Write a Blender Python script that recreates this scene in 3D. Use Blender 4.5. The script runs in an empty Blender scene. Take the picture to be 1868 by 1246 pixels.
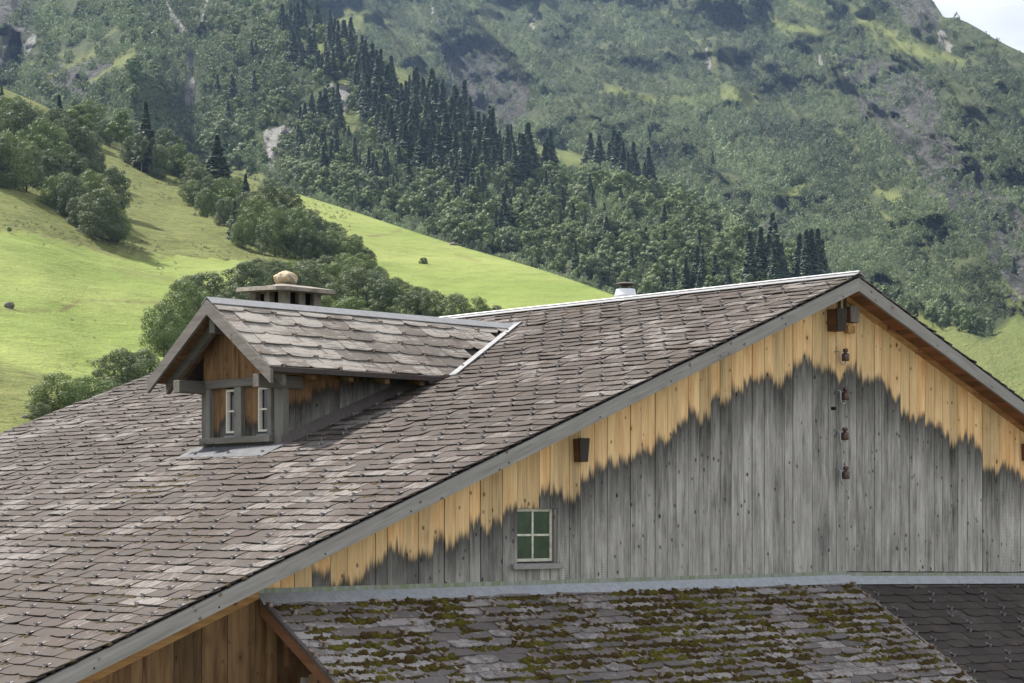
import bpy, math, random
import numpy as np

# ---------------------------------------------------------------- camera, sky, sun, exposure
SC = bpy.context.scene
F = 3700.0; YH = 942.0; CX = 934.0          # focal length, eye level and centre in photo pixels
TH = math.radians(47.1)
cam_d = bpy.data.cameras.new("camera"); cam = bpy.data.objects.new("camera", cam_d)
SC.collection.objects.link(cam); SC.camera = cam
cam.location = (0, 0, 0)
cam.rotation_euler = (math.pi/2, 0, TH - math.pi/2)
cam_d.sensor_width = 36; cam_d.lens = 36*F/1868
cam_d.shift_y = (YH - 623)/1868
cam_d.clip_start = .5; cam_d.clip_end = 20000

SUN_EL = math.radians(50); SUN_SIDE = math.radians(60)     # height, and how far left of the view direction
sh = (math.cos(TH)*math.cos(SUN_SIDE) - math.sin(TH)*math.sin(SUN_SIDE),
      math.sin(TH)*math.cos(SUN_SIDE) + math.cos(TH)*math.sin(SUN_SIDE))
W = bpy.data.worlds.new("World"); SC.world = W; W.use_nodes = True
nt = W.node_tree; nt.nodes.clear()
wo = nt.nodes.new('ShaderNodeOutputWorld'); wb = nt.nodes.new('ShaderNodeBackground')
sky = nt.nodes.new('ShaderNodeTexSky'); sky.sky_type = 'NISHITA'; sky.sun_disc = False
sky.sun_elevation = SUN_EL; sky.sun_rotation = math.atan2(sh[0], sh[1])
sky.altitude = 1200; sky.air_density = 1; sky.dust_density = 1.5
tc = nt.nodes.new('ShaderNodeTexCoord'); no = nt.nodes.new('ShaderNodeTexNoise')
no.inputs['Scale'].default_value = 2.6; no.inputs['Detail'].default_value = 9; no.inputs['Roughness'].default_value = .6
mp = nt.nodes.new('ShaderNodeMapping'); mp.inputs['Scale'].default_value = (1, 1, 2.6)
rp = nt.nodes.new('ShaderNodeValToRGB'); rp.color_ramp.elements[0].position = .10; rp.color_ramp.elements[1].position = .30
mx = nt.nodes.new('ShaderNodeMix'); mx.data_type = 'RGBA'
no2 = nt.nodes.new('ShaderNodeTexNoise'); no2.inputs['Scale'].default_value = 9; no2.inputs['Detail'].default_value = 8
cr = nt.nodes.new('ShaderNodeValToRGB')
cr.color_ramp.elements[0].position = .3; cr.color_ramp.elements[0].color = (4.3, 4.4, 4.7, 1)
cr.color_ramp.elements[1].position = .7; cr.color_ramp.elements[1].color = (7.4, 7.5, 7.7, 1)
L = nt.links.new
L(tc.outputs['Generated'], mp.inputs['Vector']); L(mp.outputs[0], no.inputs['Vector']); L(mp.outputs[0], no2.inputs['Vector'])
L(no.outputs['Fac'], rp.inputs['Fac']); L(no2.outputs['Fac'], cr.inputs['Fac'])
L(rp.outputs['Color'], mx.inputs[0]); L(sky.outputs[0], mx.inputs[6]); L(cr.outputs['Color'], mx.inputs[7])
L(mx.outputs[2], wb.inputs['Color']); L(wb.outputs[0], wo.inputs['Surface'])
wb.inputs["Strength"].default_value = .075

sd = bpy.data.lights.new("sun", 'SUN'); sun = bpy.data.objects.new("sun", sd); SC.collection.objects.link(sun)
sd.energy = 4.3; sd.angle = math.radians(2.5); sd.color = (1, .955, .88)
from mathutils import Vector
tosun = Vector((sh[0]*math.cos(SUN_EL), sh[1]*math.cos(SUN_EL), math.sin(SUN_EL)))
sun.rotation_euler = tosun.to_track_quat('Z', 'Y').to_euler()

SC.view_settings.view_transform = 'Standard'; SC.view_settings.look = 'None'
SC.view_settings.exposure = 1.3; SC.view_settings.gamma = 1
SC.cycles.use_denoising = True; SC.cycles.use_adaptive_sampling = False
SC.cycles.max_bounces = 6; SC.cycles.diffuse_bounces = 3; SC.cycles.glossy_bounces = 2
SC.cycles.transmission_bounces = 3; SC.cycles.volume_bounces = 0; SC.cycles.transparent_max_bounces = 6
SC.cycles.caustics_reflective = False; SC.cycles.caustics_refractive = False

# ---------------------------------------------------------------- geometry of the view
V = np.array([math.cos(TH), math.sin(TH), 0]); R = np.array([math.sin(TH), -math.cos(TH), 0]); U = np.array([0, 0, 1.])
def ray(px, py): return V + R*((px-CX)/F) + U*((YH-py)/F)
def on_plane(px, py, n, d):
    r = ray(px, py); return r*(d/float(np.dot(n, r)))
NX = np.array([1, 0, 0.]); NY = np.array([0, 1., 0])
def rays(px, py, D):
    px = np.asarray(px, float); py = np.asarray(py, float); D = np.asarray(D, float)
    return (V[None] + R[None]*((px.ravel()-CX)/F)[:, None] + U[None]*((YH-py.ravel())/F)[:, None])*D.ravel()[:, None]

rng = np.random.default_rng(7); random.seed(7)

# ---------------------------------------------------------------- numpy noise
def _h(ix, iy, s):
    n = (ix.astype(np.int64)*374761393 + iy.astype(np.int64)*668265263 + s*1442695041) & 0xffffffff
    n = ((n ^ (n >> 13))*1274126177) & 0xffffffff
    n = ((n ^ (n >> 16))*2246822519) & 0xffffffff
    return ((n ^ (n >> 15)) & 0xffff)/65535.0
def vn(x, y, s=0):
    x = np.asarray(x, float); y = np.asarray(y, float)
    ix = np.floor(x); iy = np.floor(y); fx = x-ix; fy = y-iy
    fx = fx*fx*fx*(fx*(fx*6-15)+10); fy = fy*fy*fy*(fy*(fy*6-15)+10)
    a = _h(ix, iy, s); b = _h(ix+1, iy, s); c = _h(ix, iy+1, s); d = _h(ix+1, iy+1, s)
    return (a*(1-fx)+b*fx)*(1-fy) + (c*(1-fx)+d*fx)*fy
def fbm(x, y, o=4, s=0, g=.5):
    t = 0; a = 1; n = 0
    for i in range(o):
        t = t + a*vn(x*2**i + 17.3*i, y*2**i - 9.1*i, s+i); n += a; a *= g
    return t/n
def ridge(x, y, o=4, s=0):
    t = 0; a = 1; n = 0
    for i in range(o):
        v = 1-np.abs(2*vn(x*2**i+3.7*i, y*2**i+5.1*i, s+i)-1); t = t + a*v*v; n += a; a *= .5
    return t/n
def sstep(a, b, x):
    t = np.clip((np.asarray(x, float)-a)/(b-a), 0, 1); return t*t*(3-2*t)
def inpoly(px, py, poly):
    px = np.asarray(px, float); py = np.asarray(py, float); r = np.zeros(px.shape, bool)
    n = len(poly)
    for i in range(n):
        x0, y0 = poly[i]; x1, y1 = poly[(i+1) % n]
        c = ((y0 > py) != (y1 > py)) & (px < (x1-x0)*(py-y0)/((y1-y0) if y1 != y0 else 1e-9)+x0)
        r ^= c
    return r
def soft(px, py, poly, rad=14):
    """share of jittered neighbours inside the outline"""
    s = 0
    for k in range(12):
        a = k*2.39996; q = rad*math.sqrt((k+.5)/12)
        s = s + inpoly(px+q*math.cos(a), py+q*math.sin(a), poly)
    return s/12.0

# ---------------------------------------------------------------- object helpers
COL = SC.collection
def tag(o, label=None, cat=None, group=None, kind=None):
    if label: o['label'] = label
    if cat: o['category'] = cat
    if group: o['group'] = group
    if kind: o['kind'] = kind
    return o
def empty(name, loc=(0, 0, 0)):
    o = bpy.data.objects.new(name, None); o.location = loc; o.empty_display_size = .3; COL.objects.link(o); return o
def link(name, me, parent=None):
    o = bpy.data.objects.new(name, me); COL.objects.link(o)
    if parent is not None:
        o.parent = parent
        l = Vector((0, 0, 0)); p = parent
        while p is not None: l += p.location; p = p.parent
        o.location = -l
    return o
def np_mesh(name, v, quads, mat, attrs=None, smooth=False, loop_starts=None, mats=None, midx=None):
    """v (n,3); quads (m,k) int array"""
    v = np.asarray(v, np.float32); q = np.asarray(quads, np.int32)
    me = bpy.data.meshes.new(name)
    me.vertices.add(len(v)); me.vertices.foreach_set('co', v.ravel())
    k = q.shape[1]
    me.loops.add(q.size); me.loops.foreach_set('vertex_index', q.ravel())
    me.polygons.add(len(q)); me.polygons.foreach_set('loop_start', np.arange(len(q), dtype=np.int32)*k)
    me.update(calc_edges=True)
    if smooth: me.polygons.foreach_set('use_smooth', np.ones(len(q), bool))
    for a, val in (attrs or {}).items():
        at = me.attributes.new(a, 'FLOAT', 'POINT'); at.data.foreach_set('value', np.asarray(val, np.float32).ravel())
    me.materials.append(mat)
    return me
class MB:
    def __init__(s): s.v = []; s.f = []; s.m = []; s.a = []; s.b = []
    def add(s, vs, fs, m=0, a=0., b=0.):
        o = len(s.v); s.v += [tuple(map(float, p)) for p in vs]; s.f += [tuple(i+o for i in f) for f in fs]
        s.m += [m]*len(fs); s.a += [a]*len(vs)
        s.b += (list(b) if hasattr(b, '__len__') else [b]*len(vs))
    def box(s, x0, x1, y0, y1, z0, z1, m=0, a=0., b=0.):
        vs = [(x0,y0,z0),(x1,y0,z0),(x1,y1,z0),(x0,y1,z0),(x0,y0,z1),(x1,y0,z1),(x1,y1,z1),(x0,y1,z1)]
        s.hexa(vs, m, a, b)
    def hexa(s, vs, m=0, a=0., b=0.):
        s.add(vs, [(0,3,2,1),(4,5,6,7),(0,1,5,4),(1,2,6,5),(2,3,7,6),(3,0,4,7)], m, a, b)
    def beam(s, p, q, w, h, up=(0, 0, 1), m=0, a=0.):
        """bar from p to q; w across, h along up"""
        p = Vector(p); q = Vector(q); d = (q-p).normalized(); u = Vector(up); sd_ = d.cross(u).normalized(); u = sd_.cross(d).normalized()
        vs = []
        for e in (p, q):
            for i, j in ((-1,-1),(1,-1),(1,1),(-1,1)): vs.append(e+sd_*(i*w/2)+u*(j*h/2))
        s.add(vs, [(0,1,2,3),(7,6,5,4),(0,4,5,1),(1,5,6,2),(2,6,7,3),(3,7,4,0)], m, a)
    def prism(s, poly, off, m=0, a=0.):
        """closed polygon (3-D points) pushed along off"""
        n = len(poly); off = np.array(off, float); p2 = [np.array(p, float)+off for p in poly]
        s.add(list(poly)+p2, [tuple(range(n-1, -1, -1)), tuple(range(n, 2*n))]+[(i, (i+1) % n, n+(i+1) % n, n+i) for i in range(n)], m, a)
    def lathe(s, c, prof, n=16, m=0, a=0.):
        vs = []; fs = []
        for r, z in prof:
            for i in range(n): vs.append((c[0]+r*math.cos(2*math.pi*i/n), c[1]+r*math.sin(2*math.pi*i/n), c[2]+z))
        for j in range(len(prof)-1):
            for i in range(n): fs.append((j*n+i, j*n+(i+1) % n, (j+1)*n+(i+1) % n, (j+1)*n+i))
        fs.append(tuple(range(n-1, -1, -1))); fs.append(tuple(range((len(prof)-1)*n, len(prof)*n)))
        s.add(vs, fs, m, a)
    def tube(s, pts, r, n=8, m=0, a=0.):
        pts = [Vector(p) for p in pts]; vs = []; fs = []; ref = Vector((.3, .5, .81)).normalized()
        for i, p in enumerate(pts):
            d = (pts[min(i+1, len(pts)-1)]-pts[max(i-1, 0)]).normalized()
            x = d.cross(ref).normalized(); y = d.cross(x)
            rr = r[i] if hasattr(r, '__len__') else r
            for k in range(n):
                t = 2*math.pi*k/n; vs.append(p+x*(rr*math.cos(t))+y*(rr*math.sin(t)))
        for j in range(len(pts)-1):
            for k in range(n): fs.append((j*n+k, j*n+(k+1) % n, (j+1)*n+(k+1) % n, (j+1)*n+k))
        fs.append(tuple(range(n-1, -1, -1))); fs.append(tuple(range((len(pts)-1)*n, len(pts)*n)))
        s.add(vs, fs, m, a)
    def mesh(s, name, mats, smooth=False, bevel=0):
        me = bpy.data.meshes.new(name); me.from_pydata(s.v, [], s.f)
        me.polygons.foreach_set('material_index', s.m)
        for m in (mats if isinstance(mats, (list, tuple)) else [mats]): me.materials.append(m)
        at = me.attributes.new('rnd', 'FLOAT', 'POINT'); at.data.foreach_set('value', s.a)
        at = me.attributes.new('below', 'FLOAT', 'POINT'); at.data.foreach_set('value', s.b)
        if smooth: me.polygons.foreach_set('use_smooth', [True]*len(s.f))
        import bmesh
        bm = bmesh.new(); bm.from_mesh(me); bmesh.ops.recalc_face_normals(bm, faces=bm.faces)
        if bevel: bmesh.ops.bevel(bm, geom=bm.edges[:], offset=bevel, segments=1, affect='EDGES')
        bm.to_mesh(me); bm.free(); me.update()
        return me
    def build(s, name, mats, parent=None, smooth=False, bevel=0): return link(name, s.mesh(name, mats, smooth, bevel), parent)

# ---------------------------------------------------------------- materials
class NB:
    def __init__(s, name):
        s.mat = bpy.data.materials.new(name); s.mat.use_nodes = True; s.t = s.mat.node_tree; s.n = s.t.nodes; s.l = s.t.links
        s.p = s.n['Principled BSDF']; s.out = s.n['Material Output']
    def put(s, i, v):
        if isinstance(v, bpy.types.NodeSocket): s.l.new(v, i)
        elif isinstance(v, (tuple, list)) and len(v) == 3 and i.type == 'RGBA': i.default_value = (*v, 1)
        else: i.default_value = v
    def attr(s, n_):
        a = s.n.new('ShaderNodeAttribute'); a.attribute_name = n_; return a.outputs['Fac']
    def obj(s): return s.n.new('ShaderNodeTexCoord').outputs['Object']
    def geo(s): return s.n.new('ShaderNodeNewGeometry').outputs['Position']
    def oi(s): return s.n.new('ShaderNodeObjectInfo').outputs['Random']
    def mapv(s, v, sc, rot=(0, 0, 0)):
        m = s.n.new('ShaderNodeMapping'); s.l.new(v, m.inputs['Vector']); m.inputs['Scale'].default_value = sc; m.inputs['Rotation'].default_value = rot
        return m.outputs[0]
    def noise(s, v, sc=1, det=4, ro=.5, dist=0):
        m = s.n.new('ShaderNodeTexNoise'); s.l.new(v, m.inputs['Vector']); m.inputs['Scale'].default_value = sc
        m.inputs['Detail'].default_value = det; m.inputs['Roughness'].default_value = ro; m.inputs['Distortion'].default_value = dist
        return m.outputs['Fac']
    def voro(s, v, sc=1, feat='F1', rnd=1):
        m = s.n.new('ShaderNodeTexVoronoi'); m.feature = feat; s.l.new(v, m.inputs['Vector']); m.inputs['Scale'].default_value = sc; m.inputs['Randomness'].default_value = rnd
        return m
    def math(s, op, a, b=0., c=0., cl=False):
        m = s.n.new('ShaderNodeMath'); m.operation = op; m.use_clamp = cl
        for i, x in enumerate((a, b, c)): s.put(m.inputs[i], x)
        return m.outputs[0]
    def rng(s, v, a, b, c=0., d=1., sm=False):
        m = s.n.new('ShaderNodeMapRange'); s.put(m.inputs[0], v)
        if sm: m.interpolation_type = 'SMOOTHSTEP'
        for i, x in enumerate((a, b, c, d)): s.put(m.inputs[i+1], x)
        return m.outputs[0]
    def mix(s, f, a, b, mode='MIX'):
        m = s.n.new('ShaderNodeMix'); m.data_type = 'RGBA'; m.blend_type = mode
        s.put(m.inputs[0], f); s.put(m.inputs[6], a); s.put(m.inputs[7], b); return m.outputs[2]
    def gain(s, c, v):
        m = s.n.new('ShaderNodeVectorMath'); m.operation = 'SCALE'; s.put(m.inputs[0], c); s.put(m.inputs['Scale'], v); return m.outputs[0]
    def ramp(s, v, stops):
        m = s.n.new('ShaderNodeValToRGB'); s.put(m.inputs[0], v); e = m.color_ramp.elements
        while len(e) < len(stops): e.new(.5)
        for k, (p, c) in enumerate(stops): e[k].position = p; e[k].color = (*c, 1)
        return m.outputs[0]
    def bump(s, h, st=.3, d=.02):
        m = s.n.new('ShaderNodeBump'); s.put(m.inputs['Height'], h); m.inputs['Strength'].default_value = st; m.inputs['Distance'].default_value = d
        s.l.new(m.outputs[0], s.p.inputs['Normal'])
    def fin(s, col, rough=.8, spec=.3, metal=0.):
        s.put(s.p.inputs['Base Color'], col); s.put(s.p.inputs['Roughness'], rough)
        s.put(s.p.inputs['Specular IOR Level'], spec); s.put(s.p.inputs['Metallic'], metal); return s.mat

def wood(name, tan,  grey=(.155, .155, .15), dark=(.035, .035, .034), weather=True, axis='z', var=.35, knots=True, brown=None, amt=1., rot=0.):
    m = NB(name); o = m.obj()
    if rot:
        vr = m.n.new('ShaderNodeVectorRotate'); vr.rotation_type = 'Y_AXIS'; m.l.new(o, vr.inputs['Vector']); vr.inputs['Angle'].default_value = rot; o = vr.outputs[0]
    r = m.attr('rnd')
    # shift the pattern per board
    sh_ = m.n.new('ShaderNodeVectorMath'); sh_.operation = 'ADD'
    cmb = m.n.new('ShaderNodeCombineXYZ'); m.put(cmb.inputs[2], m.math('MULTIPLY', r, 37.)); m.put(cmb.inputs[0], m.math('MULTIPLY', r, 11.))
    m.l.new(o, sh_.inputs[0]); m.l.new(cmb.outputs[0], sh_.inputs[1]); q = sh_.outputs[0]
    S = {'z': (30, 30, 1.1), 'x': (1.1, 30, 30), 'y': (30, 1.1, 30)}[axis]
    S2 = {'z': (7, 7, .8), 'x': (.8, 7, 7), 'y': (7, .8, 7)}[axis]
    S3 = {'z': (1, 1, .7), 'x': (.7, 1, 1), 'y': (1, .7, 1)}[axis]
    g1 = m.noise(m.mapv(q, S), 1, 5, .6, .6); g2 = m.noise(m.mapv(q, S2), 1, 4, .55, 1.2)
    kn = m.voro(m.mapv(q, S3), 3.4).outputs['Distance']
    kn2 = m.voro(m.mapv(q, S3), 7.0).outputs['Distance']
    ka = m.math('MULTIPLY', m.rng(kn, .10, .04, 0, 1, True), m.rng(m.noise(q, 2.3, 1), .32, .40))
    kb = m.math('MULTIPLY', m.rng(kn2, .17, .07, 0, .8, True), m.rng(m.noise(q, 3.1, 1), .30, .38))
    k = m.math('MAXIMUM', ka, kb) if knots else 0.
    halo = m.rng(kn, .3, .1, 0, .35, True)
    tone = m.math('ADD', m.math('MULTIPLY', m.math('SUBTRACT', g1, .5), .9), m.math('ADD', m.math('MULTIPLY', m.math('SUBTRACT', g2, .5), .9), m.rng(r, 0, 1, 1-var, 1+var)))
    b2 = brown or (tan[0]*.62, tan[1]*.42, tan[2]*.3)
    tc_ = m.mix(m.rng(m.math('ADD', g2, m.math('MULTIPLY', r, .25)), .52, .85), tan, b2)
    tc_ = m.mix(m.math('MULTIPLY', halo, .8), tc_, b2)
    tc_ = m.mix(k, tc_, (.10, .05, .025)); tc_ = m.gain(tc_, tone)
    if weather:
        d = m.attr('below')
        jag = m.noise(m.mapv(q, (15, 15, 1.3)), 1, 3, .6)
        jag2 = m.noise(m.mapv(o, (2.3, 2.3, .7)), 1, 3, .6)
        e = m.math('ADD', d, m.math('ADD', m.math('MULTIPLY', m.math('SUBTRACT', jag, .5), .34), m.math('MULTIPLY', m.math('SUBTRACT', jag2, .5), .5)))
        e = m.math('ADD', e, m.math('MULTIPLY', m.math('SUBTRACT', r, .5), .22))
        e = m.math('ADD', e, m.math('MULTIPLY', m.math('SUBTRACT', m.noise(m.mapv(q, (75, 75, 2.5)), 1, 3, .7), .5), .24))
        mask = m.rng(e, -.075, .07, 0, amt, True)
        gt = m.rng(e, .03, .8)
        gg = m.ramp(gt, [(0, dark), (.25, tuple(.3*a+.7*b for a, b in zip(grey, dark))), (1, grey)])
        blot = m.noise(m.mapv(q, (9, 9, 1.6)), 1, 5, .7)
        gtone = m.math('ADD', m.math('MULTIPLY', m.math('SUBTRACT', g1, .5), 1.5), m.math('ADD', m.math('MULTIPLY', m.math('SUBTRACT', blot, .5), 2.3), m.rng(r, 0, 1, .8, 1.2)))
        # sawmill marks on some boards
        sepz = m.n.new('ShaderNodeSeparateXYZ'); m.l.new(o, sepz.inputs[0])
        saw = m.math('SINE', m.math('MULTIPLY', sepz.outputs[2], 300.))
        sel = m.math('GREATER_THAN', m.math('FRACT', m.math('MULTIPLY', r, 7.13)), .86)
        gtone = m.math('MULTIPLY', gtone, m.math('ADD', 1., m.math('MULTIPLY', m.math('MULTIPLY', saw, sel), .13)))
        gg = m.mix(k, gg, (.02, .02, .02)); gg = m.gain(gg, gtone)
        col = m.mix(mask, tc_, gg)
    else: col = tc_
    m.bump(m.math('ADD', g1, m.math('MULTIPLY', k, -.6)), .35, .006)
    return m.fin(col, .82, .2)

def shingle_mat(name, base, light, lamt=.5, vary=.22, streak='x', moss=0., warm=(.0, .0, .0)):
    m = NB(name); o = m.obj(); r = m.attr('rnd')
    S = {'x': (2.2, 15, 2.2), 'y': (9, 1.6, 4), 'n': (5, 5, 5)}[streak]
    sh_ = m.n.new('ShaderNodeVectorMath'); sh_.operation = 'ADD'; cmb = m.n.new('ShaderNodeCombineXYZ')
    m.put(cmb.inputs[0], m.math('MULTIPLY', r, 1.2)); m.l.new(o, sh_.inputs[0]); m.l.new(cmb.outputs[0], sh_.inputs[1]); q = sh_.outputs[0]
    n1 = m.noise(m.mapv(q, S), 1.9, 7, .74, .3); big = m.noise(o, .55, 4, .6); fine = m.noise(o, 55, 3, .7)
    t = m.math('ADD', n1, m.math('ADD', m.math('MULTIPLY', m.math('SUBTRACT', big, .5), .55), m.math('MULTIPLY', m.math('SUBTRACT', r, .5), .22)))
    msk = m.math('MULTIPLY', m.rng(t, .60-.12*lamt, .70-.12*lamt, 0, 1, True), m.rng(fine, .3, .55, .45, 1))
    b = m.gain(base, m.math('ADD', m.rng(r, 0, 1, 1-vary, 1+vary), m.math('ADD', m.math('MULTIPLY', m.math('SUBTRACT', fine, .5), .5), m.math('MULTIPLY', m.math('SUBTRACT', big, .5), .8))))
    rr = m.math('FRACT', m.math('MULTIPLY', r, 5.7))
    b = m.mix(m.rng(rr, .5, 1, 0, .25), b, tuple(x*y for x, y in zip(base, (1.12, .92, .84))))
    dk = m.noise(m.mapv(q, S), 3.2, 5, .7)
    b = m.mix(m.rng(dk, .56, .7, 0, .7), b, tuple(x*.42 for x in base))
    col = m.mix(msk, b, light)
    if moss:
        mn = m.noise(o, 2.2, 5, .65); col = m.mix(m.math('MULTIPLY', m.rng(mn, .56, .64, 0, moss, True), m.rng(m.noise(o, 24, 2), .42, .56)), col, (.045, .034, .012))
    m.bump(m.math('ADD', fine, m.math('MULTIPLY', msk, .5)), .5, .006)
    return m.fin(col, m.rng(r, 0, 1, .72, .9), .14)

def metal_mat(name, col, rough=.45, metal=.7, dirt=(.2, .2, .18), damt=.4, green=0.):
    m = NB(name); o = m.obj(); n1 = m.noise(m.mapv(o, (3, 3, 1)), 2, 6, .7); n2 = m.noise(m.mapv(o, (22, 22, 3)), 1, 4, .6)
    c = m.mix(m.rng(n1, .42, .7, 0, damt), col, dirt)
    if green: c = m.mix(m.math('MULTIPLY', m.rng(n2, .4, .62), green), c, (.16, .19, .09))
    c = m.gain(c, m.rng(n2, .3, .7, .85, 1.12)); m.bump(n1, .15, .01)
    return m.fin(c, m.rng(n1, .3, .7, rough*.85, min(1, rough*1.3)), .5, metal)

def plain(name, col, rough=.7, spec=.3, var=.25, sc=12, metal=0.):
    m = NB(name); n = m.noise(m.obj(), sc, 5, .6); m.bump(n, .3, .004)
    return m.fin(m.gain(col, m.rng(n, .3, .7, 1-var, 1+var)), rough, spec, metal)

def leaf_mat(name, col, col2, dark=.55):
    m = NB(name); r = m.attr('tint'); o = m.oi()
    c = m.mix(m.math('FRACT', m.math('ADD', m.math('MULTIPLY', r, .55), m.math('MULTIPLY', o, .9))), col, col2)
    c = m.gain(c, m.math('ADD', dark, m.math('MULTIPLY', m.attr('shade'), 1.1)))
    m.put(m.p.inputs['Base Color'], c); m.p.inputs['Roughness'].default_value = .62; m.p.inputs['Specular IOR Level'].default_value = .25
    tr = m.n.new('ShaderNodeBsdfTranslucent'); m.put(tr.inputs['Color'], m.gain(c, 1.3))
    ms = m.n.new('ShaderNodeMixShader'); ms.inputs[0].default_value = .2
    m.l.new(m.p.outputs[0], ms.inputs[1]); m.l.new(tr.outputs[0], ms.inputs[2]); m.l.new(ms.outputs[0], m.out.inputs['Surface'])
    return m.mat

M = {}
M['facade'] = wood('weathered_board', (.77, .55, .30), (.29, .278, .265), (.062, .060, .057), brown=(.46, .26, .115))
M['brown'] = wood('brown_board', (.20, .125, .062), weather=False, var=.55, brown=(.060, .030, .014))
M['dormer'] = wood('dormer_board', (.27, .155, .078), (.28, .275, .26), (.03, .028, .026), brown=(.075, .035, .016), amt=.95)
M['beam_y'] = wood('grey_beam_across', (.19, .175, .16), weather=False, axis='y', brown=(.085, .076, .068))
M['beam_x'] = wood('grey_beam_along', (.15, .14, .125), weather=False, axis='x', brown=(.08, .07, .062))
M['beam_z'] = wood('grey_beam_upright', (.22, .21, .195), weather=False, axis='z', brown=(.10, .09, .08))
M['verge'] = wood('grey_verge_board', (.29, .28, .27), weather=False, axis='x', var=.12, brown=(.15, .142, .135), rot=math.radians(21))
M['verge_r'] = wood('grey_verge_board_right', (.29, .28, .27), weather=False, axis='x', var=.12, brown=(.15, .142, .135), rot=-math.radians(21))
M['soffit'] = wood('soffit_board', (.26, .13, .065), weather=False, axis='y', var=.45, brown=(.17, .065, .03))
M['trim'] = wood('tan_trim', (.42, .25, .105), weather=False, axis='x', brown=(.19, .09, .035))
M['roof'] = shingle_mat('brown_shingle', (.066, .054, .048), (.185, .171, .162), .4, .2)
M['roof_dormer'] = shingle_mat('pale_shingle', (.14, .122, .108), (.29, .27, .245), 1.15, .10)
M['roof_low'] = shingle_mat('lilac_grey_shingle', (.150, .134, .131), (.30, .28, .275), .6, .24, 'n', .45)
M['roof_dark'] = shingle_mat('dark_shingle', (.054, .046, .043), (.12, .105, .10), -.1, .25, 'n')
M['under'] = plain('roof_felt', (.03, .026, .024), .9)
M['cap'] = metal_mat('pale_ridge_metal', (.30, .30, .31), .42, .55, (.25, .24, .225), .6)
M['zinc_dark'] = metal_mat('dark_zinc', (.075, .078, .09), .75, .05, (.09, .09, .10), .5)
M['zinc'] = metal_mat('blue_grey_zinc', (.36, .38, .42), .5, .45, (.27, .29, .31), .5)
M['green'] = metal_mat('stained_metal', (.30, .33, .33), .7, .2, (.2, .22, .17), .7, .9)
M['dark_metal'] = metal_mat('dark_brown_metal', (.075, .062, .058), .55, .3, (.12, .10, .095), .6)
M['hook'] = metal_mat('hook_metal', (.30, .29, .30), .5, .4, (.1, .08, .07), .6)
M['rust'] = metal_mat('copper_hook', (.25, .19, .16), .6, .2, (.4, .36, .33), .5)
M['flue'] = metal_mat('flue_steel', (.66, .66, .68), .35, .8, (.5, .5, .5), .3)
M['white'] = plain('white_paint', (.58, .56, .50), .55, .4, .1, 30)
M['oldwhite'] = plain('old_cream_paint', (.50, .50, .43), .7, .3, .28, 22)
M['ceramic'] = plain('brown_ceramic', (.058, .024, .017), .22, .6, .3, 30)
M['black'] = plain('dark_room', (.012, .011, .01), .9, .1)
M['curtain'] = plain('dark_curtain', (.06, .045, .03), .9, .1, .4, 3)
M['moss'] = (lambda m: m.fin(m.gain(m.mix(m.rng(m.noise(m.geo(), 3.2, 4), .45, .62), (.050, .034, .011), (.088, .080, .014)), m.rng(m.noise(m.geo(), 60, 3), .3, .7, .55, 1.4)), .95, .1))(NB('moss_clump'))
M['moss_brown'] = plain('dry_moss', (.048, .036, .018), .95, .1, .5, 40)
M['mortar'] = plain('chimney_masonry', (.20, .18, .155), .9, .2, .45, 8)
M['slab'] = plain('chimney_slab_stone', (.21, .19, .16), .85, .2, .35, 9)
M['rockw'] = (lambda m: (m.bump(m.noise(m.obj(), 9, 6, .7), .8, .04), m.fin(m.ramp(m.noise(m.obj(), 6, 6, .7), [(.3, (.16, .12, .08)), (.5, (.5, .43, .33)), (.56, (.42, .27, .12)), (.7, (.66, .62, .56))]), .9, .2))[1])(NB('mottled_stone'))
def glass():
    m = NB('old_window_glass'); n = m.noise(m.obj(), 5, 4, .6)
    c = m.mix(m.rng(n, .4, .65), (.010, .028, .010), (.026, .056, .020))
    m.bump(m.noise(m.obj(), 3, 2), .05, .02)
    return m.fin(c, .22, .5)
M['glass'] = glass()
M['dimglass'] = plain('dim_attic_glass', (.022, .015, .010), .12, .5, .4, 3)
M['bark'] = plain('bark', (.10, .085, .07), .95, .1, .4, 6)
M['pale_bark'] = plain('pale_bark', (.30, .28, .25), .9, .1, .35, 5)
M['leaf_a'] = leaf_mat('broad_leaf', (.090, .134, .046), (.145, .180, .066))
M['leaf_b'] = leaf_mat('dull_leaf', (.074, .102, .048), (.115, .138, .066))
M['leaf_c'] = leaf_mat('bright_leaf', (.085, .130, .030), (.120, .160, .045))
M['needle'] = leaf_mat('spruce_needle', (.046, .072, .048), (.080, .105, .060))
M['shrub'] = leaf_mat('alder_leaf', (.115, .160, .078), (.185, .220, .112))

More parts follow.
